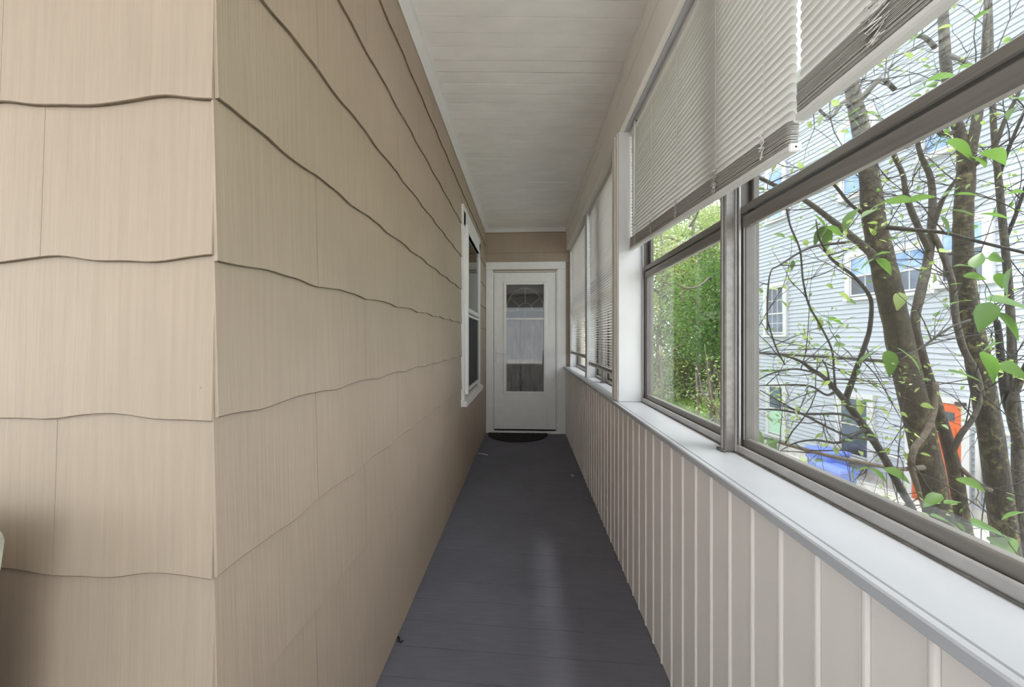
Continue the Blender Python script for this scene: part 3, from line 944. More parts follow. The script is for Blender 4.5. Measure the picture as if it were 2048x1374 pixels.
# ------------------------------------------------------------------ chair whose backrest corner shows at the left edge
cp = W(9, 1064, 0.575)
ch = thing('armchair', (cp.x - .32, cp.y - .25, 0), 'pale mottled fabric chair with only its backrest corner showing at the left edge', 'chair')
yb0, yb1 = cp.y - .10, cp.y
xr = cp.x; zt_ = cp.z + .006
def rounded_back():
    m = MB()
    out = []
    hw = .32; cx = xr - hw
    for j in range(7):
        a = math.pi / 2 * j / 6
        out.append((cx + hw - .02 + .02 * math.sin(a), zt_ - .02 + .02 * math.cos(a)))
    right = out + [(cx + hw - .006, zt_ - .06), (cx + hw - .028, zt_ - .16), (cx + hw - .05, .45), (cx + hw - .055, .36)]
    left = [(2 * cx - x, z) for x, z in reversed(right)]
    ring = right + left
    m.prism([(x, yb0, z) for x, z in ring], [(x, yb1, z) for x, z in ring])
    return m
rounded_back().build('backrest', 'chair_fabric', ch)
MB().chamfer(xr - .59, xr - .05, yb0 - .48, yb0 + .01, .36, .47, .03).build('seat', 'chair_fabric', ch)
for sx in (xr - .57, xr - .07):
    for sy in (yb0 - .46, yb0 + .03):
        MB().tube([(sx, sy, 0.001), (sx, sy, .37)], [.016, .022], 8).build('leg', 'dark_wood', ch)

# unseen porch behind the camera: low walls with bays shaped to admit light
wb = MB()
wb.box(XO, 0.70, YB - .12, YB, -.02, .45)
wb.box(XO, 0.70, YB - .12, YB, 2.25, ZC + .1)
wb.box(XO, -0.85, YB - .12, YB, .45, 2.25)
wb.box(0.58, 0.70, YB - .12, YB, .45, 2.25)
tag(wb.build('wall_back', 'white_trim'), 'unseen white porch wall behind the camera, bays shaped to let light in', 'wall', kind='structure')
wo = MB()
wo.box(XO - .12, XO, YB, Y0 + .2, -.02, .7)
wo.box(XO - .12, XO, YB, Y0 + .2, 2.3, ZC + .1)
wo.box(XO - .12, XO, -1.0, -.88, .7, 2.3)
wo.box(XO - .12, XO, Y0 - .1, Y0 + .2, .7, 2.3)
tag(wo.build('wall_side', 'white_trim'), 'unseen white porch side wall behind the camera, bays shaped to let light in', 'wall', kind='structure')

tag(MB().box(-16, 0.9, -18, YB - .13, -.45, -.2).build('bounce_slab', 'pale_concrete'),  # unseen pale slab added to bounce daylight up to the ceiling
    'unseen pale concrete slab added behind the porch to bounce light', 'added pavement', kind='structure')
tag(MB().box(-16, XO - .13, YB - .13, Y0 + .2, -.45, -.2).build('bounce_side_slab', 'pale_concrete'),  # unseen slab added, throws daylight in through the side bays
    'unseen pale concrete slab added on the open side of the porch to bounce light', 'added pavement', kind='structure')
# the rest of the house around the porch (keeps the sky off the corridor wall)
tag(MB().box(XL - 5.0, 1.15, YB - .3, YE + 4.0, ZC + .17, ZC + .32).build('roof', 'gutter_grey'),
    'flat grey porch roof above the ceiling', 'roof', kind='structure')

# ------------------------------------------------------------------ outdoors: ground
GZ = -1.9
def ground_z(x, y):
    return GZ + 0.10 * mnoise.noise(Vector((x * .25, y * .25, 0))) + max(0, (y - 12)) * .015
gv, gfc = [], []
nx, ny = 60, 70
for i in range(nx + 1):
    for j in range(ny + 1):
        x = -14 + 60 * i / nx; y = -14 + 74 * j / ny
        gv.append((x, y, ground_z(x, y)))
for i in range(nx):
    for j in range(ny):
        a = i * (ny + 1) + j
        gfc.append((a, a + ny + 1, a + ny + 2, a + 1))
mb = MB(); mb.v, mb.f = gv, gfc
gr = mb.build('ground', 'soil', None, True)
tag(gr, 'sloping yard ground with grass between the houses', 'ground', kind='structure')

tag(MB().box(0.9, 7.6, -14, 10.5, GZ - .05, GZ + .14).build('bounce_strip', 'gravel'),  # pale strip added to bounce light up through the windows
    'pale gravel strip added between the porch and the white house to bounce light', 'added pavement', kind='structure')

# ------------------------------------------------------------------ neighbour's white house
HK, HC = 0.1461, 8.411                    # its wall: x + HK*y = HC
HD = Vector((-HK, 1, 0)).normalized()     # along the wall, away from us
HN = Vector((-1, -HK, 0)).normalized()    # out of the wall, towards us
HO = Vector((HC, 0, 0))
def hp(px, py):
    d = W(px, py, 1) - CAM
    t = (HC - CAM.x - HK * CAM.y) / (d.x + HK * d.y)
    p = CAM + d * t
    return (p - HO).dot(HD), p.z
def h3(u, z, o):
    p = HO + HD * u + HN * o
    return (p.x, p.y, z)
def hbox(m, u0, u1, z0, z1, o0, o1, slope=0):
    m.prism([h3(u0, z0, o0), h3(u1, z0, o0), h3(u1, z1, o0), h3(u0, z1, o0)], [h3(u0, z0, o1), h3(u1, z0, o1), h3(u1, z1, o1), h3(u0, z1, o1)])
    return m
U0, U1 = 2.2, hp(1458, 680)[0]
HZ1 = 7.7
house = thing('white_house', h3((U0 + U1) / 2, GZ, -3), 'white clapboard neighbour house with an orange door behind the trees', 'house')
hbox(MB(), U0 + .02, U1 - .02, GZ - .3, HZ1, -7, -.03).build('house_body', 'vinyl', house)
hbox(MB(), U0, U1, GZ - .3, GZ + .33, -.03, .02).build('foundation', 'concrete', house)
hbox(MB(), U1 - .11, U1 + .02, GZ + .33, HZ1, -.04, .035).build('corner_board', 'house_trim', house)
hbox(MB(), U0, U1 + .4, HZ1, HZ1 + .25, -7.4, .45).build('eave', 'house_trim', house)
CE = 0.1016
def clapboard(u0, u1):
    m = MB()
    pr = [(0.0, 0.0), (0.010, 0.004), (0.004, 0.024), (0.012, 0.027), (CE + .008, 0.003), (CE + .008, 0.0)]
    m.prism([h3(u0, z, o) for z, o in pr], [h3(u1, z, o) for z, o in pr])
    return m.mesh('clapboard', 'vinyl')
cm, cc = clapboard(U0, U1 - .11)
z = GZ + .33
while z < HZ1 - .05:
    link('clapboard', cm, cc + Vector((0, 0, z)), house)
    z += CE
# vertical laps where siding lengths meet
hbox0 = hbox
def hboxw(m, u0, u1, z0, z1, o0, o1):
    return hbox0(m, u0, u1, z0, z1, o0 if o0 < 0 else o0 + .026, o1 + .026)
def hwindow(px0, px1, py0, py1, kind='double', cols=0, rows=0, top='house_glass', bot='house_glass', split=0.5, cas=.10):
    pxm = (px0 + px1) / 2
    ua, ub = sorted((hp(px0, 680)[0], hp(px1, 680)[0]))
    z1, z0 = hp(pxm, py0)[1], hp(pxm, py1)[1]
    w_ = hboxw(MB(), ua - cas, ua, z0 - .03, z1 + .02, -.01, .05)
    hboxw(w_, ub, ub + cas, z0 - .03, z1 + .02, -.01, .05)
    hboxw(w_, ua - cas, ub + cas, z1 + .005, z1 + .005 + cas, -.01, .055)
    hboxw(w_, ua - cas - .02, ub + cas + .02, z0 - .09, z0 - .03, -.01, .075)
    win = w_.build('window', 'house_trim', house)
    zm_ = z0 + (z1 - z0) * split
    s = .035
    f_ = MB()
    for a, b_, o in ((zm_ - .01, z1, .040), (z0, zm_ + .02, .030)):
        hboxw(f_, ua, ua + s, a, b_, .0, o); hboxw(f_, ub - s, ub, a, b_, .0, o)
        hboxw(f_, ua + s, ub - s, b_ - s, b_, .0, o); hboxw(f_, ua + s, ub - s, a, a + s, .0, o)
    f_.build('sash', 'house_trim', win)
    hboxw(MB(), ua + s, ub - s, zm_ + .02, z1 - s, .005, .024).build('pane', top, win)
    hboxw(MB(), ua + s, ub - s, z0 + s, zm_ - .01, .005, .020).build('pane', bot, win)
    for (a, b_, o) in ((zm_ + .025, z1 - s, .030), (z0 + s, zm_ - .015, .026)):
        for c in range(1, cols):
            uu = ua + s + (ub - ua - 2 * s) * c / cols
            hboxw(MB(), uu - .008, uu + .008, a, b_, .02, o).build('muntin_bar', 'house_trim', win)
        for r in range(1, rows):
            zz = a + (b_ - a) * r / rows
            hboxw(MB(), ua + s, ub - s, zz - .008, zz + .008, .02, o).build('muntin_bar', 'house_trim', win)
    return win
hwindow(1536, 1571, 574, 667, cols=3, rows=2, split=.42)
hwindow(1541, 1570, 772, 868, top='house_glass', bot='green_shade', split=.52)
hwindow(1684, 1742, 795, 912, split=.52)
hwindow(1540, 1570, 340, 437, top='house_glass_sky', bot='house_glass_sky')
hwindow(1690, 1748, 243, 385, top='house_glass_sky', bot='house_glass_sky')
hwindow(1852, 1912, 180, 302, top='house_glass_sky', bot='house_glass_sky')
hwindow(1704, 1768, 510, 590, cols=2, top='house_glass_sky', bot='house_glass', split=.5)
hwindow(1788, 1862, 498, 582, cols=2, top='house_glass_sky', bot='house_glass', split=.5)
hwindow(1886, 1976, 446, 562, top='house_glass_sky', bot='house_glass', split=.55)
# orange door
ua, ub = sorted((hp(1830, 900)[0], hp(1930, 900)[0]))
zt2 = hp(1890, 806)[1]; zb2 = zt2 - 2.03
dr = hboxw(MB(), ua, ub, zb2, zt2, 0, .030).build('door', 'orange_paint', house)
wd = ub - ua
for (fu0, fu1, fz0_, fz1_) in ((.12, .44, .08, .42), (.56, .88, .08, .42), (.12, .44, .48, .80), (.56, .88, .48, .80)):
    a, b_ = ua + wd * fu0, ua + wd * fu1; c, d = zb2 + 2.03 * fz0_, zb2 + 2.03 * fz1_
    m_ = MB()
    s = .022
    hboxw(m_, a, a + s, c, d, .02, .042); hboxw(m_, b_ - s, b_, c, d, .02, .042)
    hboxw(m_, a + s, b_ - s, d - s, d, .02, .042); hboxw(m_, a + s, b_ - s, c, c + s, .02, .042)
    m_.build('door_moulding', 'orange_paint', dr)
for fu0, fu1 in ((.14, .44), (.56, .86)):
    hboxw(MB(), ua + wd * fu0, ua + wd * fu1, zt2 - .29, zt2 - .14, .02, .036).build('door_light', 'house_glass', dr)
    hboxw(MB(), ua + wd * fu1, ua + wd * fu1 + .035, zt2 - .31, zt2 - .12, .02, .042).build('door_light_frame', 'house_trim', dr)
kn = Vector(h3(ua + wd * .42, zb2 + 1.0, .10))
MB().tube([Vector(h3(ua + wd * .42, zb2 + 1.0, .06)), kn], [.018, .028], 8).build('door_knob', 'twig_white', dr)
fr = hboxw(MB(), ua - .11, ua - .005, zb2, zt2 + .01, -.01, .055)
hboxw(fr, ub + .005, ub + .11, zb2, zt2 + .01, -.01, .055)
hboxw(fr, ua - .11, ub + .11, zt2 + .012, zt2 + .11, -.01, .06)
fr.build('door_casing', 'house_trim', house)
hboxw(MB(), ua - .25, ub + .25, GZ - .1, zb2, -.02, .9).build('door_step', 'concrete', house)
uL = ua - .21                                  # downspout beside the door (towards the camera)
MB().tube([h3(uL, GZ + .4, .06), h3(uL, zt2 - .45, .06), h3(uL - .04, zt2 - .38, .06), h3(uL - .14, zt2 - .34, .06), h3(uL - .9, zt2 - .33, .06)], .035, 8).build('downspout', 'house_trim', house, True)
# wall lantern and small bracket light
lp = Vector(h3(uL - .20, zt2 - .50, 0))
lt = MB().tube([lp + HN * .02, lp + HN * .10 + UP * .04], .012, 6)
lt.tube([lp + HN * .11 + UP * .07, lp + HN * .11 + UP * .03, lp + HN * .11 - UP * .10, lp + HN * .11 - UP * .13], [.02, .06, .042, .02], 8)
lt.build('wall_lantern', 'black_iron', house)
hbox(MB(), ua - .08, ua + .05, zt2 + .0, zt2 + .06, .05, .13).build('door_lamp', 'black_iron', house)
# utility pipe low on the wall
MB().tube([h3(hp(1745, 900)[0], hp(1745, 897)[1], .06), h3(hp(1815, 920)[0], hp(1815, 921)[1], .06)], .022, 6).build('conduit', 'gutter_grey', house, True)

# recycling bins and a small planter by the wall
def bin_(name, px, off, w_, h_, label):
    u = hp(px, 900)[0]
    o = thing(name, h3(u, GZ, off), label, 'bin')
    def ring(z, k, kk=1):
        return [h3(u + a * w_ / 2 * k, z, off + b_ * w_ * .42 * k) for a, b_ in ((-1, -.85), (-.85, -1), (.85, -1), (1, -.85), (1, .85), (.85, 1), (-.85, 1), (-1, .85))]
    g = GZ + .05
    MB().prism(ring(g, .8), ring(g + h_, 1)).build('bin_body', 'blue_plastic', o)
    MB().prism(ring(g + h_, 1.06), ring(g + h_ + .05, 1.02)).build('bin_lid', 'blue_plastic', o)
    MB().tube([h3(u - w_ * .4, g + h_ - .03, off - w_ * .5), h3(u + w_ * .4, g + h_ - .03, off - w_ * .5)], .02, 6).build('bin_handle', 'blue_plastic', o)
bin_('recycling_bin', 1700, .55, .62, .62, 'blue lidded bin by the white house under the tall dark window')
bin_('recycling_bin', 1748, .85, .55, .42, 'smaller blue bin nearer the orange door')
u = hp(1665, 900)[0]; zpl = hp(1665, 918)[1]
pl = thing('planter', h3(u, GZ, .3), 'red planter box raised on a white stand beside the house wall', 'planter')
for a in range(-2, 3):
    hbox(MB(), u + a * .11 - .05, u + a * .11 + .05, zpl, zpl + .16, .2, .42).build('slat', 'brick_red', pl)
hbox(MB(), u - .28, u + .28, zpl - .06, zpl - .005, .18, .44).build('tray', 'house_trim', pl)
for a in (-.25, .25):
    hbox(MB(), u + a - .02, u + a + .02, GZ, zpl - .06, .22, .26).build('leg', 'house_trim', pl)
    hbox(MB(), u + a - .02, u + a + .02, GZ, zpl - .06, .36, .40).build('leg', 'house_trim', pl)

# far pale fence seen under the far blinds
fe = thing('board_fence', (4.6, 24, GZ), 'pale blue-grey board fence seen below the farthest blind', 'fence')
fb, fbc = MB().chamfer(0, .19, 0, .03, 0, 2.1, .006).mesh('fence_board', 'fence_wood')
for i in range(48):
    link('fence_board', fb, fbc + Vector((1.0 + i * .2, 24.0, ground_z(3, 24) - .1 + random.uniform(-.02, .02))), fe)
MB().box(1.0, 10.6, 24.03, 24.10, GZ + .5, GZ + .6).build('fence_rail', 'fence_wood', fe)
MB().box(1.0, 10.6, 24.03, 24.10, GZ + 1.6, GZ + 1.7).build('fence_rail', 'fence_wood', fe)

# ------------------------------------------------------------------ trees outside the windows
def smooth_path(pts, sub=3):
    """Catmull-Rom through (x, y, z, r) points."""
    P = [np.array(p, float) for p in pts]
    P = [2 * P[0] - P[1]] + P + [2 * P[-1] - P[-2]]
    out = []
    for i in range(1, len(P) - 2):
        for s in range(sub):
            t = s / sub
            out.append(0.5 * ((2 * P[i]) + (-P[i - 1] + P[i + 1]) * t + (2 * P[i - 1] - 5 * P[i] + 4 * P[i + 1] - P[i + 2]) * t * t
                              + (-P[i - 1] + 3 * P[i] - 3 * P[i + 1] + P[i + 2]) * t ** 3))
    out.append(P[-2])
    return out

def limb_pts(lst):
    """(px, py, half width in px, depth) -> (x, y, z, radius)."""
    out = []
    for px, py, hw, d in lst:
        p = W(px, py, d)
        u = (px - PPX) / F
        out.append((p.x, p.y, p.z, hw * d / F / math.sqrt(1 + u * u) * .96))
    return out

def limb(name, lst, mat, parent, seg=10, rough=.05, world=False, sub=4):
    sp = smooth_path(lst if world else limb_pts(lst), sub)
    m = MB().tube([p[:3] for p in sp], [max(.0008, p[3]) for p in sp], seg, rough)
    o = m.build(name, mat, parent, True)
    return sp

def leaf_mesh(name, mat, wide=.5, fold=.25, droop=.25, lobes=0):
    """Ovate leaf, unit length along +Y from its stalk, folded on the midrib."""
    m = MB()
    n = 8
    mid, lft, rgt = [], [], []
    for j in range(n + 1):
        t = j / n
        wv = wide * .5 * ((math.sin(math.pi * t ** .7)) ** .8 * (1 - .35 * t ** 3) if 0 < t < 1 else 0)
        if lobes: wv *= 1 + .22 * math.cos(t * math.pi * 2 * lobes)
        z = -droop * t * t
        mid.append((0, t, z)); lft.append((-wv, t, z + fold * wv)); rgt.append((wv, t, z + fold * wv))
    m.v = mid + lft + rgt
    N = n + 1
    for j in range(n):
        m.f.append((j, j + 1, N + j + 1, N + j)); m.f.append((j, 2 * N + j, 2 * N + j + 1, j + 1))
    m.tube([(0, -.25, .01), (0, 0, 0)], .008, 3, caps=False)
    me = bpy.data.meshes.new(name)
    me.from_pydata(m.v, [], m.f); me.materials.append(MATS[mat])
    me.polygons.foreach_set('use_smooth', [True] * len(me.polygons)); me.update()
    return me
LEAF = {
    'g': [leaf_mesh('leaf', 'leaf_green', .46, .3, .2), leaf_mesh('leaf', 'leaf_green', .38, .15, .35), leaf_mesh('leaf', 'leaf_green', .52, .35, .1)],
    'l': [leaf_mesh('leaf', 'leaf_lime', .5, .3, .25), leaf_mesh('leaf', 'leaf_lime', .6, .2, .3), leaf_mesh('leaf', 'leaf_lime', .42, .35, .15)],
}
def aim(direction, roll):
    y = direction.normalized()
    z = UP - y * UP.dot(y)
    z = z.normalized() if z.length > .05 else Vector((1, 0, 0))
    x = y.cross(z)
    M = Matrix((x, y, z)).transposed()
    return (M @ Matrix.Rotation(roll, 3, 'Y')).to_euler()

def put_leaf(parent, pos, direction, size, kind='g', roll=None):
    if roll is None: roll = random.gauss(0, .5)
    return link('leaf', random.choice(LEAF[kind]), pos, parent, aim(direction, roll), size)

def leaf_px(parent, px, py, lpx, ang, d, kind='g', roll=None):
    """A leaf centred near (px, py), lpx long; ang: its direction in the picture, degrees from right, up positive."""
    a = math.radians(ang)
    u = (px - PPX) / F
    L = lpx * d / F / (1 + .35 * u * abs(math.cos(a)))
    dirv = RIGHT * math.cos(a) + UP * math.sin(a) + FWD * random.uniform(-.35, .35)
    dirv.normalize()
    put_leaf(parent, W(px, py, d) - dirv * L * .5, dirv, L * 1.05, kind, roll)

def tri_leaves(verts, faces, c, size, n, spread):
    """Small loose leaves (joined into one foliage part)."""
    for _ in range(n):
        p = c + Vector((random.gauss(0, spread), random.gauss(0, spread), random.gauss(0, spread * .8)))
        a = Vector((random.gauss(0, 1), random.gauss(0, 1), random.gauss(-.3, .7))).normalized()
        b_ = a.orthogonal().normalized()
        b_ = (Matrix.Rotation(random.uniform(0, 6.28), 3, a) @ b_)
        s = size * random.uniform(.6, 1.3)
        i = len(verts)
        q = b_.cross(a) * s * .08
        verts += [tuple(p), tuple(p + a * s * .45 + b_ * s * .27 + q), tuple(p + a * s), tuple(p + a * s * .45 - b_ * s * .27 + q)]
        faces += [(i, i + 1, i + 2), (i, i + 2, i + 3)]

def twig_path(p, d, L, r, n=7, curl=.25, lift=.0):
    pts = [(*p, r)]
    d = d.normalized()
    q = Vector(p)
    for j in range(n):
        d = (d + Vector((random.gauss(0, curl), random.gauss(0, curl), random.gauss(lift, curl * .8))) * .5).normalized()
        q = q + d * L / n
        q.x = max(q.x, 0.80)
        pts.append((*q, r * (1 - .8 * (j + 1) / n)))
    return pts

class Twigs:
    """Thin twigs of one tree, joined, with leaf places collected on the way."""
    def __init__(s): s.m = MB(); s.spots = []
    def grow(s, p, d, L, r, depth=1, curl=.28, lift=.02):
        pts = twig_path(p, d, L, r, 7, curl, lift)
        s.m.tube([q[:3] for q in pts], [max(.0007, q[3]) for q in pts], 5, caps=False)
        for q in pts[3:]: s.spots.append((Vector(q[:3]), Vector(pts[-1][:3]) - Vector(pts[-2][:3])))
        if depth > 0:
            for k in range(random.randint(2, 3)):
                j = random.randint(1, 6)
                a = Vector(pts[j][:3]); dd = Vector(pts[j][:3]) - Vector(pts[j - 1][:3])
                dd = dd.normalized() + Vector((random.gauss(0, .7), random.gauss(0, .7), random.gauss(.1, .6)))
                s.grow(a, dd, L * random.uniform(.35, .65), r * .55, depth - 1, curl)

def finish_tree(root, tw, nleaf, kinds, size, tmat, foliage=None, fol_n=0):
    stuff(tw.m.build('twigs', tmat, root, True))
    spots = list(tw.spots); random.shuffle(spots)
    for p, d in spots[:nleaf]:
        dd = d.normalized() + Vector((random.gauss(0, .8), random.gauss(0, .8), random.gauss(-.15, .5)))
        put_leaf(root, p, dd, size * random.uniform(.55, 1.25), random.choice(kinds))
    if foliage:
        v, f = [], []
        for p, d in spots[nleaf:nleaf + fol_n]:
            tri_leaves(v, f, p, size * .7, 3, .03)
        if v:
            me = cloud_mesh('foliage', foliage, v, f)
            stuff(link('foliage', me, (0, 0, 0), root))

def side_dir(k=1.0):
    return Vector((random.gauss(0, .6), random.gauss(0, .8), random.gauss(.1, .5)))

# --- tree A: the mossy trunk left of centre in the big window
tA = thing('leafy_tree', (W(1960, 1560, 2.7).x, W(1960, 1560, 2.7).y, GZ), 'mossy tree trunk leaning left before the orange door', 'tree')
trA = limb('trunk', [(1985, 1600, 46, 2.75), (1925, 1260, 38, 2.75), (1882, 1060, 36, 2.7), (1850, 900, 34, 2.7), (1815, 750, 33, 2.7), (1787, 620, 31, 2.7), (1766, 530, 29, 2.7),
                     (1748, 440, 26, 2.72), (1738, 350, 23, 2.75), (1722, 260, 20, 2.8), (1706, 190, 17, 2.8), (1690, 80, 14, 2.85), (1683, -80, 11, 2.9), (1670, -250, 7, 3.0)], 'bark_mossy', tA, 14, .06)
brA = []
for l_, mt in (
    ([(1752, 515, 11, 2.68), (1700, 470, 9, 2.65), (1650, 430, 7, 2.6), (1612, 402, 6, 2.58), (1575, 382, 5, 2.55), (1540, 366, 5, 2.5), (1503, 347, 4, 2.48)], 'bark_grey'),
    ([(1776, 455, 7, 2.6), (1830, 460, 6, 2.5), (1890, 466, 5, 2.4), (1960, 484, 5, 2.35), (2060, 508, 5, 2.3)], 'bark_dark'),
    ([(1795, 725, 7, 2.66), (1750, 721, 5, 2.6), (1690, 716, 4, 2.5), (1600, 711, 3.2, 2.4), (1480, 704, 2.5, 2.3)], 'bark_dark'),
    ([(1846, 935, 8, 2.6), (1800, 938, 6, 2.5), (1740, 928, 5.5, 2.42), (1660, 912, 5, 2.35), (1570, 888, 4, 2.25), (1495, 866, 3, 2.2)], 'bark_brown'),
    ([(1872, 765, 7, 2.58), (1868, 820, 8, 2.55), (1852, 865, 8, 2.52), (1830, 895, 9, 2.50), (1822, 930, 8, 2.50), (1835, 975, 7, 2.55), (1845, 1010, 5, 2.6)], 'bark_brown'),
    ([(1734, 432, 5, 2.7), (1700, 408, 4, 2.65), (1665, 366, 3.5, 2.6), (1620, 330, 3, 2.55)], 'bark_dark'),
    ([(1838, 690, 10, 2.72), (1830, 640, 11, 2.72), (1842, 580, 12, 2.74), (1856, 520, 11, 2.8), (1864, 440, 10, 2.85), (1862, 360, 8, 2.9), (1838, 300, 6, 2.9), (1832, 230, 5, 2.95)], 'bark_grey'),
    ([(1858, 500, 8, 2.8), (1830, 440, 8, 2.8), (1812, 390, 7, 2.8), (1806, 350, 6, 2.8), (1786, 305, 6, 2.82), (1770, 240, 5, 2.85)], 'bark_grey'),
    ([(1862, 470, 7, 2.8), (1885, 400, 6, 2.75), (1920, 350, 4, 2.7)], 'bark_grey'),
    ([(1712, 210, 8, 2.78), (1760, 160, 7, 2.75), (1790, 180, 6, 2.72)], 'bark_grey'),
    ([(1720, 245, 6, 2.75), (1690, 205, 5, 2.7), (1660, 235, 4, 2.65), (1625, 205, 3, 2.6)], 'bark_dark')):
    brA.append(limb('branch', l_, mt, tA, 8, .04))
tw = Twigs()
for sp in brA:
    for _ in range(5):
        q = sp[random.randint(len(sp) // 3, len(sp) - 1)]
        tw.grow(Vector(q[:3]), side_dir(), random.uniform(.35, .9), .0042, 1)
for _ in range(16):
    q = trA[random.randint(8, len(trA) - 6)]
    tw.grow(Vector(q[:3]), side_dir(), random.uniform(.4, .9), .004, 1)
big = [(1700, 440, 70, 235, 1.9), (1765, 405, 75, 190, 1.9), (1800, 400, 70, 10, 1.85), (1740, 425, 60, 200, 1.85), (1838, 396, 60, 15, 1.85), (1640, 470, 50, 240, 2.2), (1655, 480, 48, 275, 2.2), (1668, 462, 45, 330, 2.2),
       (1625, 455, 40, 200, 2.2), (1640, 440, 40, 120, 2.2), (1770, 530, 55, 320, 2.1), (1735, 522, 45, 200, 2.1), (1760, 505, 40, 30, 2.1), (1690, 465, 40, 20, 2.2),
       (1780, 725, 60, 290, 1.9), (1826, 712, 85, 330, 1.8), (1728, 712, 50, 200, 1.9), (1724, 938, 50, 5, 2.0), (1790, 942, 70, 340, 2.0), (1758, 948, 42, 320, 2.0), (1705, 950, 40, 265, 2.0),
       (1865, 1000, 55, 215, 1.75), (1895, 1038, 85, 350, 1.7), (1690, 232, 75, 205, 2.0), (1735, 222, 55, 30, 2.0), (1712, 240, 40, 330, 2.0), (1535, 884, 48, 190, 1.9), (1520, 876, 35, 90, 1.9), (1545, 890, 34, 300, 1.9)]
for a in big: leaf_px(tA, *a, kind='g')
small = [(1545, 577, 24, 160), (1521, 580, 16, 120), (1567, 606, 22, 130), (1578, 610, 26, 240), (1660, 572, 22, 330), (1690, 592, 34, 330), (1705, 603, 30, 345), (1632, 638, 34, 15), (1640, 650, 26, 280),
         (1660, 650, 28, 320), (1670, 640, 40, 340), (1580, 562, 26, 330), (1510, 578, 16, 200), (1522, 582, 14, 300), (1498, 672, 14, 250), (1512, 668, 14, 20), (1530, 685, 20, 330), (1600, 688, 26, 10),
         (1630, 690, 24, 190), (1650, 695, 26, 350), (1680, 690, 30, 10), (1560, 690, 18, 170), (1507, 782, 18, 250), (1520, 786, 20, 330), (1500, 790, 12, 250), (1535, 740, 36, 20), (1550, 728, 14, 40),
         (1545, 782, 30, 190), (1560, 800, 26, 350), (1700, 745, 24, 200), (1720, 760, 28, 340), (1650, 745, 20, 330), (1760, 770, 30, 190), (1740, 800, 40, 15), (1720, 815, 50, 300), (1770, 820, 36, 340),
         (1620, 350, 22, 250), (1600, 330, 24, 130), (1548, 330, 20, 270), (1530, 420, 16, 300), (1528, 395, 14, 60), (1560, 470, 30, 160), (1588, 476, 34, 340), (1600, 520, 26, 20), (1585, 530, 22, 260),
         (1890, 500, 40, 20), (1850, 540, 34, 200), (1800, 600, 40, 250), (1670, 205, 30, 160), (1640, 240, 24, 250), (1760, 120, 30, 30), (1790, 140, 24, 200), (1620, 250, 20, 300)]
for px, py, l_, an in small: leaf_px(tA, px, py, l_, an, random.uniform(2.0, 2.5), kind=random.choice('gll'))
finish_tree(tA, tw, 110, 'gll', .052, 'bark_dark', 'leaf_lime', 60)

# --- tree B: the second mossy trunk on the right
tB = thing('leafy_tree', (W(2075, 1560, 2.8).x, W(2075, 1560, 2.8).y, GZ), 'rough mossy tree trunk right of the orange door', 'tree')
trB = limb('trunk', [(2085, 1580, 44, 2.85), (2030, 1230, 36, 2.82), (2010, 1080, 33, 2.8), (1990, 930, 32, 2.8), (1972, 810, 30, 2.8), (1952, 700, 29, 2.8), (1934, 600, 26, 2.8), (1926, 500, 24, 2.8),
                     (1927, 420, 23, 2.8), (1932, 340, 21, 2.82), (1922, 275, 15, 2.85), (1900, 205, 13, 2.9), (1891, 120, 13, 2.9), (1886, 30, 12, 2.95), (1880, -90, 10, 3.0), (1890, -260, 7, 3.1)], 'bark_mossy', tB, 14, .06)
brB = []
for l_, mt in (
    ([(1934, 340, 15, 2.8), (1948, 270, 13, 2.8), (1956, 220, 12, 2.85), (1966, 140, 9, 2.9), (1972, 60, 8, 2.9), (1976, -60, 6, 3.0)], 'bark_mossy'),
    ([(1905, 265, 7, 2.85), (1885, 270, 7, 2.8), (1865, 245, 6, 2.75)], 'bark_grey'),
    ([(1962, 790, 10, 2.72), (1950, 740, 9, 2.7), (1928, 700, 9, 2.68), (1912, 640, 9, 2.7), (1905, 570, 9, 2.72), (1890, 520, 8, 2.75), (1868, 470, 7, 2.8)], 'bark_grey'),
    ([(1942, 335, 8, 2.8), (1985, 300, 7, 2.7), (2010, 240, 6, 2.65), (2040, 180, 5, 2.6), (2070, 110, 4, 2.6)], 'bark_grey'),
    ([(1940, 640, 4, 2.6), (1900, 655, 3, 2.5), (1850, 690, 3, 2.4), (1800, 720, 2, 2.3)], 'bark_dark'),
    ([(1900, 110, 6, 2.85), (1940, 130, 5, 2.7), (1985, 155, 5, 2.6)], 'bark_grey'),
    ([(1870, 95, 7, 2.8), (1850, 75, 6, 2.75), (1830, 72, 5, 2.7)], 'bark_grey'),
    ([(1905, 903, 8, 2.66), (1922, 868, 8, 2.62), (1945, 838, 7, 2.6), (1960, 800, 6, 2.6), (1950, 770, 5, 2.6)], 'bark_grey'),
    ([(1915, 930, 6, 2.7), (1950, 962, 7, 2.65), (1980, 980, 8, 2.7)], 'bark_brown')):
    brB.append(limb('branch', l_, mt, tB, 8, .04))
limb('side_trunk', [(1975, 1400, 24, 2.78), (1945, 1160, 20, 2.76), (1927, 1050, 19, 2.75), (1909, 940, 18, 2.72), (1879, 831, 15, 2.72), (1854, 745, 12, 2.74), (1840, 690, 10, 2.75)], 'bark_mossy', tB, 10, .06)
tw = Twigs()
for sp in brB:
    for _ in range(5):
        q = sp[random.randint(len(sp) // 3, len(sp) - 1)]
        tw.grow(Vector(q[:3]), side_dir(), random.uniform(.35, .9), .0042, 1)
for _ in range(22):
    q = trB[random.randint(8, len(trB) - 6)]
    tw.grow(Vector(q[:3]), side_dir(), random.uniform(.4, 1.0), .004, 1)
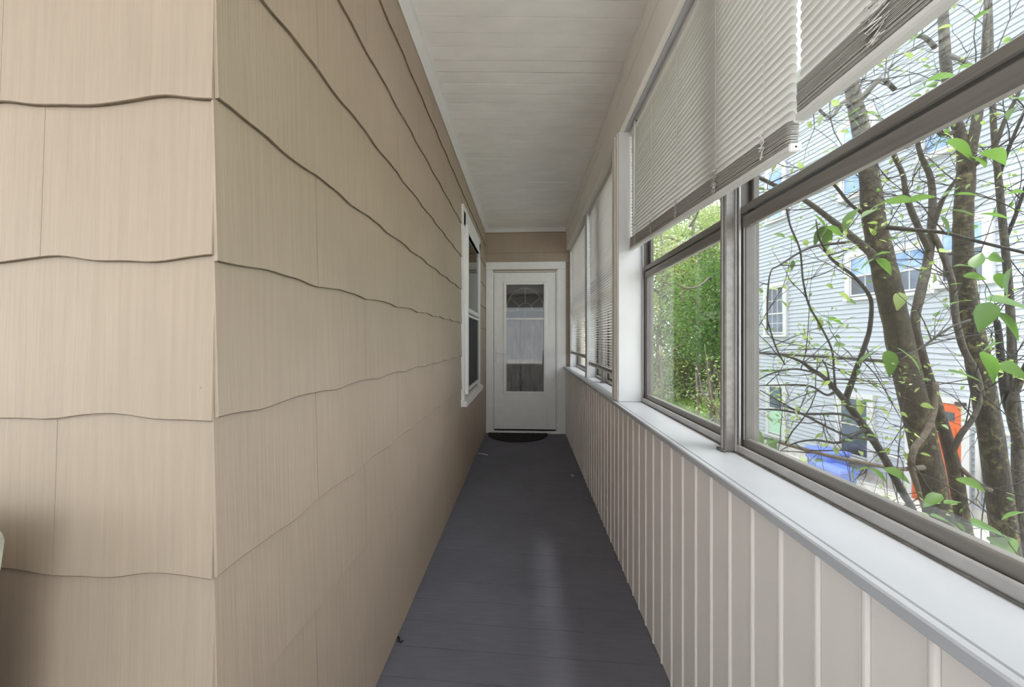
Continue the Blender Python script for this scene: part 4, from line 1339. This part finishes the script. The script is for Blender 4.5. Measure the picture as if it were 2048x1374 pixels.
big = [(1925, 290, 85, 335, 1.7), (1990, 302, 110, 8, 1.65), (1958, 322, 70, 345, 1.7), (1900, 382, 55, 195, 1.8), (1925, 387, 65, 5, 1.8), (1897, 448, 50, 300, 1.8), (1925, 422, 60, 150, 1.8), (1985, 425, 75, 5, 1.7),
       (1918, 600, 55, 30, 1.7), (1955, 520, 50, 60, 1.8), (1925, 530, 45, 170, 1.8), (1948, 552, 50, 350, 1.8), (1970, 632, 75, 245, 1.5), (2015, 565, 60, 270, 1.6), (2025, 645, 80, 310, 1.5), (2020, 608, 110, 345, 1.5),
       (1985, 725, 95, 320, 1.5), (1930, 748, 80, 350, 1.55), (2020, 735, 80, 335, 1.5), (1940, 965, 70, 340, 1.7), (1985, 1062, 120, 345, 1.45), (2010, 1090, 100, 325, 1.45), (1945, 1085, 60, 330, 1.5), (2025, 1030, 60, 200, 1.5),
       (1855, 170, 90, 30, 1.9), (1880, 150, 70, 20, 1.9), (1930, 130, 50, 25, 1.9), (2040, 190, 70, 30, 1.7), (2020, 220, 60, 210, 1.7), (1990, 515, 50, 340, 1.8), (2030, 385, 45, 10, 1.8), (2035, 300, 40, 40, 1.8),
       (1875, 1075, 50, 300, 1.7), (1905, 1005, 40, 15, 1.8), (2000, 560, 40, 300, 1.9), (1820, 80, 40, 60, 2.0), (1960, 30, 40, 40, 1.9), (2010, 80, 45, 30, 1.8), (1985, 690, 50, 200, 1.6)]
for a in big: leaf_px(tB, *a, kind='g')
finish_tree(tB, tw, 120, 'gl', .055, 'bark_dark', 'leaf_lime', 60)

# --- tree C: slim grey stems at the right edge
tC = thing('slim_tree', (W(2070, 1500, 3.2).x, W(2070, 1500, 3.2).y, GZ), 'slim grey forked stem at the right edge of the window', 'tree')
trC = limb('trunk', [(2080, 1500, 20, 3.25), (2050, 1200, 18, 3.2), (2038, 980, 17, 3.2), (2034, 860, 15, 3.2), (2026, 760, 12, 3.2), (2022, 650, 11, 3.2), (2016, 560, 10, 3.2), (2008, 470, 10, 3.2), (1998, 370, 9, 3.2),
                     (1988, 270, 8, 3.2), (1984, 160, 7, 3.25), (1980, 20, 6, 3.3), (1975, -120, 5, 3.3)], 'bark_grey', tC, 10)
brC = []
for l_, mt in (([(2034, 860, 12, 3.2), (2012, 800, 11, 3.15), (2003, 730, 10, 3.15), (1995, 650, 8, 3.15), (1988, 640, 6, 3.1)], 'bark_dark'),
               ([(2040, 900, 13, 3.2), (2022, 820, 12, 3.1), (2035, 770, 11, 3.1), (2060, 720, 9, 3.05)], 'bark_mossy'),
               ([(1998, 350, 6, 3.2), (2020, 290, 5, 3.15), (2050, 220, 4, 3.1)], 'bark_dark'),
               ([(2010, 480, 6, 3.2), (2035, 420, 5, 3.15), (2065, 330, 4, 3.1)], 'bark_dark')):
    brC.append(limb('branch', l_, mt, tC, 8))
tw = Twigs()
for sp in brC + [trC]:
    for _ in range(5):
        q = sp[random.randint(len(sp) // 3, len(sp) - 1)]
        tw.grow(Vector(q[:3]), side_dir(), random.uniform(.4, 1.0), .0045, 1)
finish_tree(tC, tw, 50, 'gl', .06, 'bark_dark', 'leaf_lime', 30)

# --- sapling D: dark thin stem close to the pane
tD = thing('sapling', (W(1870, 1300, 2.1).x, W(1870, 1300, 2.1).y, GZ), 'dark thin forked sapling in front of the two mossy trunks', 'tree')
trD = limb('stem', [(1990, 1780, 12, 2.2), (1900, 1350, 11, 2.15), (1838, 1060, 10, 2.1), (1802, 980, 10, 2.1), (1762, 905, 10, 2.1), (1722, 845, 10, 2.08), (1690, 802, 9, 2.05)], 'bark_dark', tD, 8)
brD = []
for l_ in ([(1690, 802, 8, 2.05), (1650, 757, 6, 2.0), (1622, 738, 5, 1.98), (1600, 722, 3.5, 1.96), (1565, 710, 2, 1.95)],
           [(1690, 802, 8, 2.05), (1705, 760, 7, 2.03), (1722, 712, 6, 2.0), (1738, 665, 6, 1.98), (1743, 612, 5, 1.96), (1735, 585, 5, 1.95), (1705, 550, 4, 1.93), (1665, 520, 3.5, 1.9), (1640, 480, 2.5, 1.88), (1632, 440, 1.5, 1.88)],
           [(1655, 762, 4, 2.0), (1635, 748, 3, 1.97), (1615, 742, 2.5, 1.95), (1585, 738, 2.5, 1.9), (1540, 748, 2, 1.88), (1500, 770, 1.2, 1.85)],
           [(1668, 785, 4, 2.0), (1652, 790, 3, 1.98), (1620, 772, 2.5, 1.95), (1570, 770, 2, 1.9), (1490, 772, 1.2, 1.85)],
           [(1715, 840, 4, 2.05), (1680, 828, 3.5, 2.0), (1610, 828, 3, 1.95), (1560, 820, 2.5, 1.9), (1495, 818, 1.5, 1.85)],
           [(1745, 880, 4, 2.05), (1690, 870, 3, 2.0), (1620, 836, 3, 1.95), (1575, 812, 2, 1.9), (1520, 780, 1.2, 1.86)],
           [(1730, 860, 4, 2.05), (1680, 885, 3.5, 2.0), (1630, 880, 3, 1.95), (1590, 886, 2, 1.9), (1555, 905, 1.4, 1.86)],
           [(1672, 783, 3, 2.0), (1668, 745, 2.5, 1.98), (1664, 700, 2.5, 1.95), (1640, 650, 2.5, 1.92), (1618, 610, 2.5, 1.9), (1606, 560, 2.2, 1.88), (1600, 500, 2.2, 1.86), (1580, 450, 2.2, 1.84), (1570, 400, 2, 1.84)],
           [(1660, 778, 2.5, 2.0), (1655, 740, 2, 1.98), (1645, 720, 1.6, 1.96)],
           [(1535, 660, 1.8, 1.85), (1535, 600, 2, 1.85), (1541, 545, 1.6, 1.85), (1560, 530, 2.2, 1.85), (1620, 495, 3, 1.9), (1690, 485, 4, 2.0)],
           [(1535, 640, 1.5, 1.85), (1550, 690, 2, 1.9), (1570, 730, 1.6, 1.9)]):
    brD.append(limb('branch', l_, 'bark_dark', tD, 7))
tw = Twigs()
for sp in brD:
    for _ in range(4):
        q = sp[random.randint(len(sp) // 4, len(sp) - 1)]
        tw.grow(Vector(q[:3]), side_dir(), random.uniform(.2, .55), .0028, 1, .22)
finish_tree(tD, tw, 120, 'llg', .036, 'bark_dark', 'leaf_lime', 90)

# --- wild shrub low against the wall of the porch
tE = thing('shrub', (1.9, 1.7, GZ), 'low tangle of thin stems and leaves at the bottom of the large window', 'shrub')
tw = Twigs()
for k in range(26):
    p = Vector((random.uniform(1.3, 2.6), random.uniform(1.0, 3.4), GZ + 1.1))
    tw.grow(p, Vector((random.gauss(0, .4), random.gauss(0, .4), 1.2)), random.uniform(.9, 1.6), .006, 1, .2, .05)
for k in range(10):
    a = Vector((random.uniform(1.3, 2.6), random.uniform(1.0, 3.4), GZ))
    limb('stem', [(*a, .008), (a.x + .1, a.y, a.z + .6, .007), (a.x + .05, a.y + .1, a.z + 1.3, .005)], 'bark_dark', tE, 6, 0, True)
finish_tree(tE, tw, 90, 'gl', .06, 'bark_dark', 'leaf_lime', 80)

# ------------------------------------------------------------------ the woods beyond the yard
def far_tree(name, label, px, d, h, crown_r, crown_z, mat, n_cl, n_lf, size, lean=0, cat='tree', spread=.34, bmat='bark_far', extra_limbs=5):
    p = W(px, 680, d); x, y = p.x, p.y
    g = ground_z(x, y)
    o = thing(name, (x, y, g), label, cat, 'woods behind the yard')
    r0 = .05 + h * .011
    tr = [(x, y, g - .1, r0), (x + lean * .3, y, g + h * .35, r0 * .8), (x + lean * .7 + .2, y + .1, g + h * .65, r0 * .5), (x + lean, y, g + h, r0 * .12)]
    limb('trunk', tr, bmat, o, 8, .04, True)
    cz = g + crown_z
    v, f = [], []
    tips = []
    for k in range(extra_limbs):
        a = random.uniform(0, 6.28); z0 = g + h * random.uniform(.3, .75)
        bx = x + lean * (z0 - g) / h
        e = (bx + math.cos(a) * crown_r * .75, y + math.sin(a) * crown_r * .75, z0 + random.uniform(.5, 1.8))
        limb('bough', [(bx, y, z0, r0 * .4), ((bx + e[0]) / 2, (y + e[1]) / 2, z0 + .4, r0 * .28), (*e, r0 * .08)], bmat, o, 6, .03, True)
    for k in range(n_cl):
        while True:
            q = Vector((random.uniform(-1, 1), random.uniform(-1, 1), random.uniform(-1, 1)))
            if .25 < q.length < 1: break
        c = Vector((x + lean * .6 + q.x * crown_r, y + q.y * crown_r, cz + q.z * (h - crown_z) * .98))
        tri_leaves(v, f, c, size, n_lf, spread)
    me = cloud_mesh('foliage', mat, v, f)
    stuff(link('foliage', me, (0, 0, 0), o))
    return o
far_tree('woodland_tree', 'olive leafed tree at the left edge of the wood window', 1318, 17, 9.0, 1.9, 5.2, 'leaf_olive', 80, 70, .13)
far_tree('woodland_tree', 'tall thin tree with open twiggy crown and sky between its boughs', 1368, 19, 12.5, 2.3, 7.6, 'leaf_mid', 60, 46, .14, .4, extra_limbs=12)
far_tree('woodland_tree', 'dense deep green tree in the middle of the woods', 1396, 17, 7.6, 1.8, 4.7, 'leaf_deep', 100, 80, .13)
drooping = far_tree('woodland_tree', 'bright green drooping tree next to the mullion', 1424, 13.5, 6.2, 1.35, 4.1, 'leaf_bright', 90, 80, .11)
far_tree('woodland_tree', 'yellowish leafed tree behind the drooping green one', 1440, 20, 11.5, 2.6, 7.2, 'leaf_olive', 110, 70, .15)
far_tree('woodland_tree', 'mid green tree deep in the woods', 1350, 25, 12, 3.2, 6.8, 'leaf_mid', 120, 70, .18)
far_tree('woodland_tree', 'tall dark tree at the back of the woods', 1405, 27, 14.5, 3.3, 8.0, 'leaf_deep', 110, 70, .19)
far_tree('woodland_tree', 'broad tree at the back of the woods, left side', 1290, 27, 13, 3.3, 7, 'leaf_mid', 120, 70, .19)
far_tree('woodland_tree', 'tree partly behind the corner of the white house', 1462, 25, 13.5, 3.2, 7.6, 'leaf_olive', 100, 70, .18)
far_tree('woodland_tree', 'leafy tree glimpsed through the nearer far blind', 1232, 19, 10, 2.6, 5.5, 'leaf_mid', 80, 60, .16)
far_tree('woodland_tree', 'leafy tree glimpsed through the farthest blind', 1165, 27, 12, 3.0, 6.5, 'leaf_olive', 80, 60, .18)
far_tree('understorey_bush', 'pale leafed bush at the yard edge beside the mullion', 1430, 9.5, 2.5, .62, 1.5, 'leaf_pale', 20, 34, .08, cat='bush', spread=.2, extra_limbs=4)
far_tree('understorey_bush', 'yellow green bush at the lower left of the wood window', 1322, 14.5, 2.0, 1.0, .9, 'leaf_pale', 34, 40, .09, cat='bush', spread=.25, extra_limbs=4)
far_tree('understorey_bush', 'dark green bush between the trunks of the woods', 1372, 18.5, 2.6, 1.7, 1.3, 'leaf_deep', 50, 60, .13, cat='bush', spread=.3, extra_limbs=3)
far_tree('understorey_bush', 'broad green thicket at the foot of the woods', 1345, 22, 4.2, 3.2, 2.0, 'leaf_mid', 90, 60, .16, cat='bush', spread=.4, extra_limbs=3)
far_tree('understorey_bush', 'green thicket at the foot of the woods by the house', 1430, 21, 4.2, 2.8, 2.0, 'leaf_deep', 80, 60, .16, cat='bush', spread=.4, extra_limbs=3)
# dead pale snags
for px, d, top, lab in ((1321, 12.5, 690, 'pale bare dead stem left in the wood window'), (1393, 12.0, 745, 'pale broken stump in the middle of the wood window'),):
    p = W(px, 680, d); g = ground_z(p.x, p.y)
    zt_ = W(px, top, d).z
    o = thing('dead_stem', (p.x, p.y, g), lab, 'tree')
    limb('trunk', [(p.x, p.y, g - .05, .055), (p.x + .05, p.y, (g + zt_) / 2, .05), (p.x - .02, p.y, zt_, .03)], 'bark_far', o, 8, .05, True)
    limb('branch', [(p.x + .03, p.y, zt_ - .5, .025), (p.x + .3, p.y - .1, zt_ - .2, .015), (p.x + .7, p.y - .2, zt_ + .1, .006)], 'bark_far', o, 6, .05, True)
# bare crooked boughs hanging out of the drooping tree
limb('bare_bough', [(1424, 560, 4, 13.5), (1418, 556, 3, 12.6), (1408, 565, 2.4, 12.0), (1392, 575, 2.4, 11.8), (1374, 577, 2.4, 11.8), (1364, 590, 2.2, 11.8), (1366, 604, 1.6, 11.8)], 'bark_far', drooping, 6)
limb('bare_bough', [(1374, 577, 2, 11.8), (1360, 572, 1.8, 11.7), (1350, 563, 1.2, 11.6)], 'bark_far', drooping, 6)

# lawn grass and a low stone edge at the yard's end
v, f = [], []
for _ in range(9000):
    px = random.uniform(1290, 1450); d = random.uniform(9, 19)
    p = W(px, 680, d); g = ground_z(p.x, p.y)
    a = random.uniform(0, 6.28); h_ = random.uniform(.10, .34); s = random.uniform(.012, .03)
    i = len(v)
    dx_, dy_ = math.cos(a) * s, math.sin(a) * s
    tx, ty = random.gauss(0, .08), random.gauss(0, .08)
    v += [(p.x - dx_, p.y - dy_, g - .02), (p.x + dx_, p.y + dy_, g - .02), (p.x + tx, p.y + ty, g + h_)]
    f.append((i, i + 1, i + 2))
go = link('grass', cloud_mesh('grass', 'grass_blade', v, f), (0, 0, 0))
tag(go, 'rough green grass of the back yard below the woods', 'grass', kind='stuff')
st = thing('stone_edge', W(1370, 680, 20), 'low grey stone edge at the end of the yard', 'wall')
for i in range(14):
    p = W(1318 + i * 8.5, 680, 19.6 + .5 * math.sin(i * 2.1)); g = ground_z(p.x, p.y)
    m_ = MB().chamfer(p.x - .13, p.x + .13, p.y - .15, p.y + .15, g - .1, g + .32 + random.uniform(-.06, .08), .05)
    m_.build('stone', 'stone', st)
